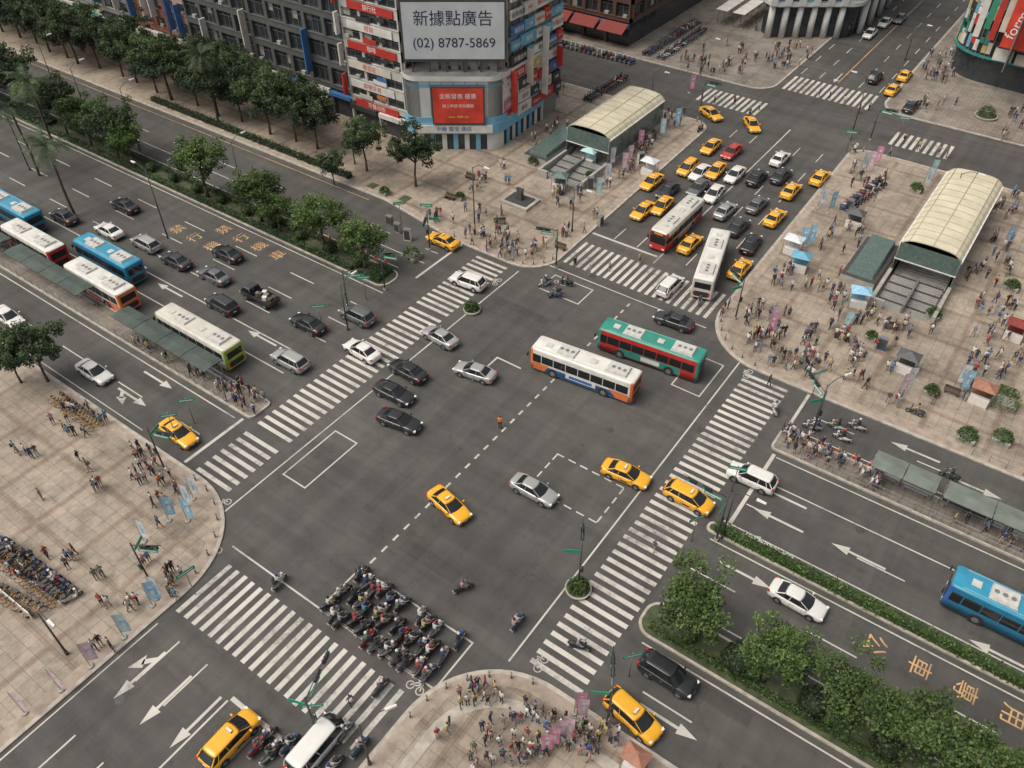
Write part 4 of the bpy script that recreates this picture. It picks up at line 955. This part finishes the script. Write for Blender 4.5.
# ------------------------------------------------------------------ metro entrances
CREAM=mat('cream_roof_glass',(.56,.51,.37),.6,var=.14,scale=.4); GRIME=mat('tinted_glass',(.09,.13,.115),.1,var=.2); RIB=mat('roof_rib',(.36,.33,.24),.6)
def metro(x0,x1,y0,y1):
    m=MB(); h=4.6; rings=[]; w=(x1-x0)
    for t,dz in ((0,0),(.05,.42),(.12,.72),(.22,.86),(.36,.93),(.5,.96),(.64,.93),(.78,.86),(.88,.72),(.95,.42),(1,0)):
        rings.append((x0+w*t,h+dz))
    n=10; L=y1-y0; nb=int(L/1.6)
    for b in range(nb):
        a=y0+L*b/nb+.05;c=y0+L*(b+1)/nb-.05
        for i in range(n):
            m.face([(rings[i][0],a,rings[i][1]),(rings[i+1][0],a,rings[i+1][1]),(rings[i+1][0],c,rings[i+1][1]),(rings[i][0],c,rings[i][1])],CREAM,False)
    for b in range(nb+1):
        a=y0+L*b/nb
        for i in range(n): m.cyl((rings[i][0],a,rings[i][1]),(rings[i+1][0],a,rings[i+1][1]),.07,.07,RIB,5,False)
        for x in(x0,x1): m.cyl((x,a,.1),(x,a,h),.07,.07,STEEL,6)
    for q in (2,5,8): m.cyl((rings[q][0],y0,rings[q][1]+.02),(rings[q][0],y1,rings[q][1]+.02),.05,.05,RIB,5)
    for x in (x0,x1):
        m.box(x-.08,x+.08,y0,y1,.1,1.2,CONC); m.box(x-.03,x+.03,y0,y1,1.2,h-.15,GRIME); m.box(x-.15,x+.15,y0,y1,h-.15,h+.02,WHITE); m.box(x-.05,x+.05,y0,y1,2.9,2.98,STEEL)
    m.box(x0,x1,y1-.06,y1+.06,.1,h,GRIME); m.box(x0,x1,y0-.06,y0+.06,2.7,h+.3,GRIME)
    m.box(x0-.1,x1+.1,y0-.12,y0+.12,2.62,2.75,WHITE)
    m.flat(x0,x1,y0,y1,.158,DKSTEEL)  # flat dark sheet for the open stair pit, its shade painted as colour
    for i in range(10): m.box(x0+.4,x1-.4,y0+.5+i*.35,y0+.85+i*.35,.16,.16+.12*i+.02,CONC)
    for x in (x0,x1): m.box(x-.2,x+.2,y0-7,y0-.1,.1,1.25,CONC)
    m.box(x0-.2,x0+1.4,y0-7.4,y0-7.0,.1,1.25,CONC)
    for i in range(20): m.box(x0+.5,x1-.5,y0-6.8+i*.32,y0-6.51+i*.32,.149,.155+.04*i,DKSTEEL if i%5==4 else W_GREY)
    m.box((x0+x1)/2-.12,(x0+x1)/2+.12,y0-6.8,y0-.4,.16,1.25,STEEL)
    m.box(x0-4.6,x0-.6,y0-4.5,y0+5.5,.1,1.1,CONC,DKSTEEL)
    m.loft([[(x0-4.2,y0-3.8,1.1),(x0-1.0,y0-3.8,1.1),(x0-1.0,y0+5,1.1),(x0-4.2,y0+5,1.1)],[(x0-4.0,y0-3.6,1.5),(x0-1.2,y0-3.6,1.5),(x0-1.2,y0+4.8,2.0),(x0-4.0,y0+4.8,2.0)]],GRIME,True,False)
    return m.obj('metro_entrance')
metro(-10.4,-3.6,93.2,114.5); metro(-58.6,-51.6,96,112.5)
# ------------------------------------------------------------------ bus shelters
def shelter(x0,x1,yc,roof):
    m=MB(); n=max(2,int((x1-x0)/3.2)); z=.2
    for i in range(n+1):
        x=x0+(x1-x0)*i/n; m.cyl((x,yc+.7,z),(x,yc+.7,2.7),.05,.05,STEEL,6); m.cyl((x,yc+.7,2.5),(x,yc-.9,2.85),.04,.04,STEEL,5)
    for i in range(n):
        a=x0+(x1-x0)*i/n+.04;c=x0+(x1-x0)*(i+1)/n-.04
        m.loft([[(a,yc-1.15,2.80),(c,yc-1.15,2.80),(c,yc-1.15,2.9),(a,yc-1.15,2.9)],[(a,yc,2.95),(c,yc,2.95),(c,yc,3.03),(a,yc,3.03)],[(a,yc+1.15,2.78),(c,yc+1.15,2.78),(c,yc+1.15,2.88),(a,yc+1.15,2.88)]],roof,True,False)
        m.box(a+.3,c-.3,yc+.45,yc+.65,.60,.66,ALLOY)
        for q in (a+.5,c-.5): m.box(q-.03,q+.03,yc+.5,yc+.6,z,.6,DKSTEEL)
        if i%2==0: m.box(a+.1,c-.1,yc+.76,yc+.82,.7,2.2,R.choice([SIGNC[4],BW,SIGNC[8]]))
    m.obj('bus_shelter')
SHR=mat('shelter_roof',(.058,.075,.06),.35,var=.3,scale=.8); SHR2=mat('shelter_roof_grey',(.15,.17,.145),.5,var=.2,scale=.8)
xa,_=G(112,315,2.9);xb,_=G(205,372,2.9)
shelter(xa,xb,33.1,SHR); xc,_=G(58,288,2.9); shelter(xc-12,xc+3,33.1,SHR); shelter(xc-30,xc-14,33.1,SHR)
xa,_=G(872,462,2.9);xb,_=G(938,488,2.9); shelter(xa,xb,59.5,SHR2); xa2,_=G(945,492,2.9); shelter(xa2,xa2+8,59.5,SHR2); shelter(xa2+10,xa2+22,59.5,SHR2)
# ------------------------------------------------------------------ lamps, signals, signs, banners
def lampmesh(h=9.5,double=False):
    m=MB(); m.cyl((0,0,0),(0,0,.5),.14,.12,DKSTEEL,8); m.cyl((0,0,.5),(0,0,h),.09,.055,DKSTEEL,8)
    for s in ((1,-1) if double else (1,)):
        m.cyl((0,0,h-.1),(s*.9,0,h+.5),.045,.04,DKSTEEL,6); m.cyl((s*.9,0,h+.5),(s*2.0,0,h+.55),.04,.035,DKSTEEL,6)
        m.loft([[(s*1.8,-.14,h+.47),(s*1.8,.14,h+.47),(s*1.8,.1,h+.62),(s*1.8,-.1,h+.62)],[(s*2.6,-.1,h+.5),(s*2.6,.1,h+.5),(s*2.6,.06,h+.6),(s*2.6,-.06,h+.6)]],WHITE,True,False)
    return m.mesh('street_lamp')
LP=lampmesh(); LPS=lampmesh(6.0)
for u,v,me,r in ((168,238,LP,180),(247,208,LP,90),(92,128,LP,90),(30,170,LP,0),(722,538,LPS,0),(68,655,LPS,0),(475,235,LP,0),(572,232,LPS,0),(812,430,LPS,60),(60,100,LP,90),(140,150,LP,90),(355,165,LPS,90),(650,110,LPS,0),(850,140,LP,180),(905,60,LPS,0),(370,765,LPS,60),(945,215,LPS,0),(700,75,LPS,0),(348,330,LPS,90)):
    x,y=G(u,v); inst('street_lamp',me,(x,y,zat(x,y)),math.radians(r))
def signal(x,y,rot,h=5.6,arm=4.5):
    m=MB(); m.cyl((0,0,0),(0,0,h),.09,.06,DKSTEEL,8); m.cyl((0,0,h-.3),(arm,0,h),.045,.035,DKSTEEL,6)
    m.box(-.16,.16,-.16,.16,0,.25,CONC)
    for px in (arm-.8,arm*.45):
        m.box(px-.45,px+.45,-.10,.10,h-.50,h-.20,BLACKP)
        for i,c in enumerate((LAMPR,AMBER,GREENS)):
            for s in (-1,1): m.cyl((px-.29+i*.29,s*.10,h-.35),(px-.29+i*.29,s*.16,h-.35),.10,.11,c if i==2 else BLACKP,10)
    m.box(-.10,.10,-.28,-.1,2.4,3.0,BLACKP); m.box(-.08,.08,-.30,-.28,2.5,2.7,GREENS)
    m.box(.4,2.0,-.02,.02,h-1.0,h-.65,GREENS); m.box(-.02,.02,.15,1.4,h-1.2,h-.85,GREENS)
    m.box(.5,1.9,-.026,-.02,h-.90,h-.76,TXW); m.box(.5,1.9,.02,.026,h-.90,h-.76,TXW)
    m.obj('traffic_light',(x,y,zat(x,y)),rot)
for u,v,r,h,a in ((349,313,40,6,3),(578,588,120,6,2.5),(716,540,180,6,4),(812,433,140,5.6,3.5),(152,585,30,5.6,2.5),(318,735,110,5.6,4),(606,728,120,6,3),(556,268,200,5.6,3),(430,250,-60,5.6,3),(165,470,20,5.6,3),(700,112,0,5.5,3),(870,140,0,5.5,3),(385,290,20,5.6,2),(735,320,150,5.6,3)):
    x,y=G(u,v); signal(x,y,math.radians(r),h,a)
def green_sign(u,v,rot,z=3.2):
    x,y=G(u,v,z); m=MB(); z0=zat(x,y); m.cyl((0,0,0),(0,0,z+.3-z0),.045,.045,STEEL,6); m.box(-.8,.8,-.06,-.045,z-.2-z0,z+.2-z0,GREENS); m.box(-.65,.65,-.066,-.061,z-.06-z0,z+.03-z0,TXW); m.obj('street_name_sign',(x,y,z0),math.radians(rot))
for u,v,r in ((186,400,45),(318,306,45),(363,277,40),(399,203,50),(426,205,30),(185,572,80),(633,655,50),(697,518,60),(738,468,20),(168,415,50),(312,705,40),(845,300,80),(820,372,60),(852,132,20),(905,118,20)): green_sign(u,v,r)
CL=[mat('banner_'+n,c,.7,var=.25,scale=2.5) for n,c in (('white',(.58,.59,.6)),('sky',(.25,.46,.6)),('pink',(.62,.27,.37)),('aqua',(.36,.55,.55)),('rose',(.6,.42,.47)))]
def bannermesh(c):
    m=MB(); m.cyl((0,0,0),(0,0,2.9),.025,.02,STEEL,5); m.cyl((0,0,2.85),(.75,0,2.9),.015,.012,STEEL,4); m.cyl((0,0,0),(0,0,.12),.25,.2,CONC,8)
    ys=lambda z,x: .08*math.sin(z*3+x*5)*x
    for i in range(8):
        for k in range(3):
            z0=.7+i*.27;z1=z0+.27;x0=.04+k*.23;x1=x0+.23
            m.face([(x0,ys(z0,x0),z0),(x1,ys(z0,x1),z0),(x1,ys(z1,x1),z1),(x0,ys(z1,x0),z1)],CL[c] if not(k==1 and i in(2,3,5)) else (CL[0] if c else CL[1]),True)
    return m.mesh('banner_flag')
BF=[bannermesh(i) for i in range(5)]
for u,v,c in ((165,512,1),(183,498,0),(190,490,0),(148,597,1),(152,590,0),(140,533,0),(119,629,3),(85,658,4),(18,705,4),(55,682,4),(575,705,2),(577,712,4),(541,747,2),(556,733,4),(548,740,2),(563,728,4),
  (768,327,2),(770,320,4),(628,158,4),(638,142,2),(622,165,4),(605,176,0),(900,388,4),(906,382,0),(958,378,0),(962,384,1),(843,325,3),(675,120,1),(660,130,3),(610,160,0),(875,158,2),(868,163,4),(862,165,0),(800,240,1),(808,238,1),(925,180,0),(930,172,3),(690,85,2),(596,190,3),(1005,240,1),(830,205,1),(184,512,1),(820,200,0),(640,125,4)):
    x,y=G(u,v,1.4); inst('banner_flag',BF[c],(x,y,zat(x,y)),R.uniform(.2,1.0),1.1)
def kiosk(u,v,c,rot=0,w=2.4,d=1.8):
    x,y=G(u,v,2.3); z=zat(x,y); m=MB()
    for sx in(-1,1):
        for s2 in(-1,1): m.cyl((sx*w/2,s2*d/2,0),(sx*w/2,s2*d/2,2.1),.035,.035,STEEL,5)
    m.loft([[(-w/2-.15,-d/2-.15,2.1),(w/2+.15,-d/2-.15,2.1),(w/2+.15,d/2+.15,2.1),(-w/2-.15,d/2+.15,2.1)],[(-.15,-.1,2.6),(.15,-.1,2.6),(.15,.1,2.6),(-.15,.1,2.6)]],c,True,False)
    m.box(-w/2+.1,w/2-.1,-d/2+.05,-d/2+.6,.0,.9,WHITE); m.box(-w/2+.2,w/2-.2,d/2-.3,d/2-.1,.0,1.7,c)
    m.obj('market_tent',(x,y,z),math.radians(rot)); OBST.append((x-w/2,x+w/2,y-d/2,y+d/2))
BRT=mat('tent_brick',(.30,.14,.09),.7,var=.2)
for u,v,c,r in ((802,255,SIGNC[4],10),(862,290,CL[1],20),(857,212,W_DARK,0),(986,386,BRT,0),(795,238,CL[0],0),(1020,323,RAWN,0),(560,175,GRIME,20),(910,355,W_DARK,0),(590,150,CL[3],0),(650,160,CL[0],0)): kiosk(u,v,c,r,2.0,1.5)
kiosk(636,755,BRT,0,1.5,1.1)
def planter(u,v,w=1.6,d=1.6,round_=False):
    x,y=G(u,v); z=zat(x,y); m=MB()
    if round_:
        m.cyl((0,0,0),(0,0,.35),w*.72,w*.8,CONC,16); m.cyl((0,0,.35),(0,0,.37),w*.7,w*.7,SOIL,16)
    else: m.loft([[(-w/2,-d/2,0),(w/2,-d/2,0),(w/2,d/2,0),(-w/2,d/2,0)],[(-w/2-.08,-d/2-.08,.55),(w/2+.08,-d/2-.08,.55),(w/2+.08,d/2+.08,.55),(-w/2-.08,d/2+.08,.55)]],CONC,True,False)
    r=random.Random(int(u*7+v)); rad=w*.62
    for i in range(520):
        dd=Vector((r.gauss(0,1),r.gauss(0,1),abs(r.gauss(0,1)))).normalized()*rad*r.uniform(.75,1.08); p=dd+Vector((0,0,.4)); s=r.uniform(.12,.26); n=Vector((r.gauss(0,1),r.gauss(0,1),r.gauss(1,.6))).normalized(); a=n.orthogonal(); b=n.cross(a)
        m.face([p-a*s*.5,p-b*s*.3,p+a*s*.5,p+b*s*.3],LEAVES[r.choice([0,1,1,2])])
    m.obj('planter',(x,y,z)); OBST.append((x-w,x+w,y-w,y+w))
for a in ((472,311,1.3,1.3,True),(578,590,1.4,1.4,True),(915,192,1.4,1.4),(932,318,1.3,1.3),(945,250,1.4,1.4),(985,118,2.2,2.2,True),(965,440,1.5,1.5),(1000,442,1.5,1.5),(1000,405,2.6,1.3),(555,150,1.2,1.2),(533,165,1.2,1.2),(590,180,1.2,1.2),(606,135,1.2,1.2),(412,258,1.8,1.8),(930,395,1.2,1.2),(385,195,1.1,1.1),(1010,290,1.4,1.4),(460,200,1,1),(870,340,1,1)): planter(*a)
x,y=G(520,203); m=MB(); m.box(-2.2,2.2,-1.7,1.7,0,.35,CONC); m.box(-1.7,1.7,-1.2,1.2,.35,.5,DKSTEEL)
m.loft([[(-.5,-.4,.5),(.5,-.4,.5),(.5,.4,.5),(-.5,.4,.5)],[(-.35,-.3,1.5),(.35,-.3,1.5),(.35,.3,1.5),(-.35,.3,1.5)],[(-.55,-.2,2.1),(.55,-.2,2.1),(.55,.2,2.1),(-.55,.2,2.1)]],DKSTEEL,True,False); m.obj('monument',(x,y,.15)); OBST.append((x-2.3,x+2.3,y-1.8,y+1.8))
def benchm():
    m=MB(); m.box(-.8,.8,-.22,.22,.40,.46,BARK); m.box(-.8,.8,.2,.25,.5,.85,BARK)
    for s in(-.6,.6): m.box(s-.04,s+.04,-.2,.2,0,.4,DKSTEEL); m.box(s-.03,s+.03,.19,.25,.4,.85,DKSTEEL)
    return m.mesh('park_bench')
BE=benchm()
for u,v,r in ((450,200,0),(500,225,40),(890,330,20),(1005,395,0),(470,180,0),(950,395,0),(840,340,0),(560,250,0)):
    x,y=G(u,v); inst('park_bench',BE,(x,y,zat(x,y)),math.radians(r))
def bollm():
    m=MB(); m.cyl((0,0,0),(0,0,.75),.08,.07,STEEL,8); m.ball((0,0,.76),.09,STEEL,8,6); m.cyl((0,0,.55),(0,0,.62),.083,.083,TXW,8); return m.mesh('bollard')
BO_=bollm()
for k in ('sw','se','ne','nw'):
    q=offs(PV[k],.6); acc=0
    for i in range(len(q)-1):
        a=Vector(q[i]);c=Vector(q[i+1]); L=(c-a).length
        if L>20: continue
        acc+=L
        if acc>1.3: acc=0; inst('bollard',BO_,(c.x,c.y,.15))
def railing(x0,x1,y,z):
    m=MB(); n=int((x1-x0)/1.5)
    for i in range(n+1): m.cyl((x0+i*1.5,y,0),(x0+i*1.5,y,1.0),.03,.03,STEEL,5)
    for h in (.5,1.0): m.cyl((x0,y,h),(x0+n*1.5,y,h),.025,.025,STEEL,5)
    m.obj('railing',(0,0,z))
railing(-120,-58,31.8,.2); railing(-8,40,58.1,.2); railing(5,40,68.2,.15)
def cabinet(u,v,m1,h=1.4,w=.9,r=0):
    x,y=G(u,v); m=MB(); m.box(-w/2,w/2,-.25,.25,0,h,m1); m.box(-w/2-.03,w/2+.03,-.28,.28,h,h+.06,STEEL); m.box(-w/2+.06,w/2-.06,-.262,-.252,.15,h-.1,DKSTEEL); m.obj('utility_cabinet',(x,y,zat(x,y)),math.radians(r))
for u,v,c,h,r in ((398,232,CONC,1.3,0),(408,240,BW,1.6,20),(390,224,STEEL,1.2,0),(360,245,BRT,1.7,0),(590,190,SIGNC[4],1.8,30),(848,210,CONC,1.4,0),(560,195,DKSTEEL,1.3,0),(880,350,SIGNC[3],1.5,0),(600,225,CONC,1.3,90),(640,165,WHITE,1.8,60)): cabinet(u,v,c,h,.9,r)
def conem():
    m=MB(); o=mat('cone_orange',(.75,.15,.02),.6); m.box(-.18,.18,-.18,.18,0,.04,o); m.cyl((0,0,.04),(0,0,.7),.13,.03,o,10); m.cyl((0,0,.35),(0,0,.47),.088,.07,TXW,10); return m.mesh('traffic_cone')
CN=conem()
for i in range(10): inst('traffic_cone',CN,(-62-i*1.6,59.9,.0))
for i in range(8): inst('traffic_cone',CN,(-10+i*1.5,61.3,0))
a=G(0,574);b2=G(46,612); m=MB(); ang=math.atan2(b2[1]-a[1],b2[0]-a[0]); L=math.hypot(b2[0]-a[0],b2[1]-a[1])
for i in range(7): m.box(i*L/7+.05,(i+1)*L/7-.05,-.03,.03,.15,1.0,WHITE); m.box(i*L/7+.3,i*L/7+.36,-.25,.25,0,.15,DKSTEEL)
m.obj('barrier',(a[0],a[1]-1.0,.15),ang)
# ------------------------------------------------------------------ crowd
def ok(x,y,dmin=.45):
    for a in OBST:
        if a[0]-.3<x<a[1]+.3 and a[2]-.3<y<a[3]+.3: return False
    for a in ((-15.2,-3.2,86,115),(-63.4,-51.2,88.8,113)):
        if a[0]<x<a[1] and a[2]<y<a[3]: return False
    for px,py in placed[-90:]:
        if (px-x)**2+(py-y)**2<dmin*dmin: return False
    return True
def crowd(u,v,du,dv,n,pave=True):
    c=0;t=0
    while c<n and t<n*25:
        t+=1; a=R.random()*6.28; r=math.sqrt(R.random()); x,y=G(u+du*r*math.cos(a),v+dv*r*math.sin(a))
        if pave and zat(x,y)<.1: continue
        if not ok(x,y): continue
        q=R.random()
        if q<.45 and ok(x+.5,y+.1): 
            h=R.random()*6.28; person(x,y,h); person(x+.48*math.cos(h),y+.48*math.sin(h),h); c+=2
            if q<.15: person(x-.3*math.sin(h),y+.7,h+2.5); c+=1
        else: person(x,y); c+=1
for a in ((765,330,26,22,20),(800,282,28,20,16),(840,240,25,22,16),(870,175,22,35,20),(885,130,22,14,18),(935,60,22,25,34),(1000,215,18,55,24),(988,305,30,45,36),(870,300,45,36,18),
  (830,352,45,24,26),(800,368,30,14,22),(900,330,45,22,14),(930,400,60,14,8),(992,365,28,26,22),(960,150,45,12,18),(1010,120,12,30,12),(860,375,35,16,14),(770,345,22,16,18),(935,110,22,10,10),
  (490,200,32,32,20),(515,252,36,9,28),(485,240,22,8,12),(572,215,28,25,20),(602,172,28,20,14),(625,140,28,20,20),(668,110,25,20,20),(690,90,20,15,18),(720,62,40,18,46),(800,60,35,15,36),
  (560,145,30,20,10),(543,85,25,15,12),(445,212,28,14,8),(840,20,20,20,18),(780,30,30,12,14),
  (155,480,32,30,24),(168,560,18,45,12),(120,600,28,40,6),(60,500,60,40,7),(35,570,40,18,20),(80,425,30,15,14),(20,455,20,10,4),(100,650,40,15,3),
  (520,735,42,34,38),(482,698,26,10,14),(592,742,30,20,22),(440,740,20,20,3),(490,760,40,10,8)):
    crowd(*a)
for i in range(46):
    x=R.uniform(*sorted((G(775,440)[0],G(872,480)[0]+1))); person(x,R.uniform(58.3,60.7))
for i in range(24): person(R.uniform(4,16),R.uniform(58.3,60.7))
for i in range(26): person(R.uniform(-60.5,-54.6),R.uniform(31.9,34.3))
for i in range(16): person(R.uniform(-75,-61),R.uniform(31.9,34.3))
for u,v in ((655,545),(590,270),(700,300),(350,700),(760,105),(735,100),(845,100),(860,108),(920,145),(940,150),(830,95),(750,112),(610,265),(715,98),(725,306),(729,304),(770,380),(640,258),(905,138),(948,152),(820,92),(870,105),(575,262),(722,312)): person(*G(u,v,.9))
VEST=mat('hi_vis_vest',(.75,.2,.03),.6)
of=PM[0].copy(); of.materials[2]=VEST; x,y=G(500,422,.9); inst('traffic_officer',of,(x,y,0),.4)
# ------------------------------------------------------------------ light, sky, camera
SE=math.radians(58)
w=bpy.data.worlds.new('World'); scene.world=w; w.use_nodes=True
nt=w.node_tree; bg=nt.nodes['Background']; sky=nt.nodes.new('ShaderNodeTexSky'); sky.sky_type='NISHITA'; sky.sun_disc=False
sky.sun_elevation=SE; sky.dust_density=5.0; sky.air_density=1.0; sky.ozone_density=1.0
azim=math.radians(-140)
sky.sun_rotation=azim
hs=nt.nodes.new('ShaderNodeHueSaturation'); hs.inputs['Saturation'].default_value=.25
nt.links.new(sky.outputs['Color'],hs.inputs['Color']); nt.links.new(hs.outputs['Color'],bg.inputs['Color']); bg.inputs['Strength'].default_value=0.15
sl=bpy.data.lights.new('sun','SUN'); sl.energy=1.9; sl.angle=math.radians(42); sl.color=(1.0,.91,.76)
so=bpy.data.objects.new('sun',sl); COL.objects.link(so)
d=Vector((math.sin(azim)*math.cos(SE),math.cos(azim)*math.cos(SE),math.sin(SE)))
so.rotation_euler=d.to_track_quat('Z','Y').to_euler(); so.location=(0,0,120)
cam=bpy.data.cameras.new('camera'); cam.sensor_width=36; cam.lens=F/1024*36; cam.clip_end=6000; cam.clip_start=.5
co=bpy.data.objects.new('camera',cam); COL.objects.link(co); co.location=(0,0,H); co.rotation_euler=(math.pi/2-PITCH,0,YAW); scene.camera=co
scene.view_settings.view_transform='Standard'; scene.view_settings.look='None'; scene.view_settings.exposure=0
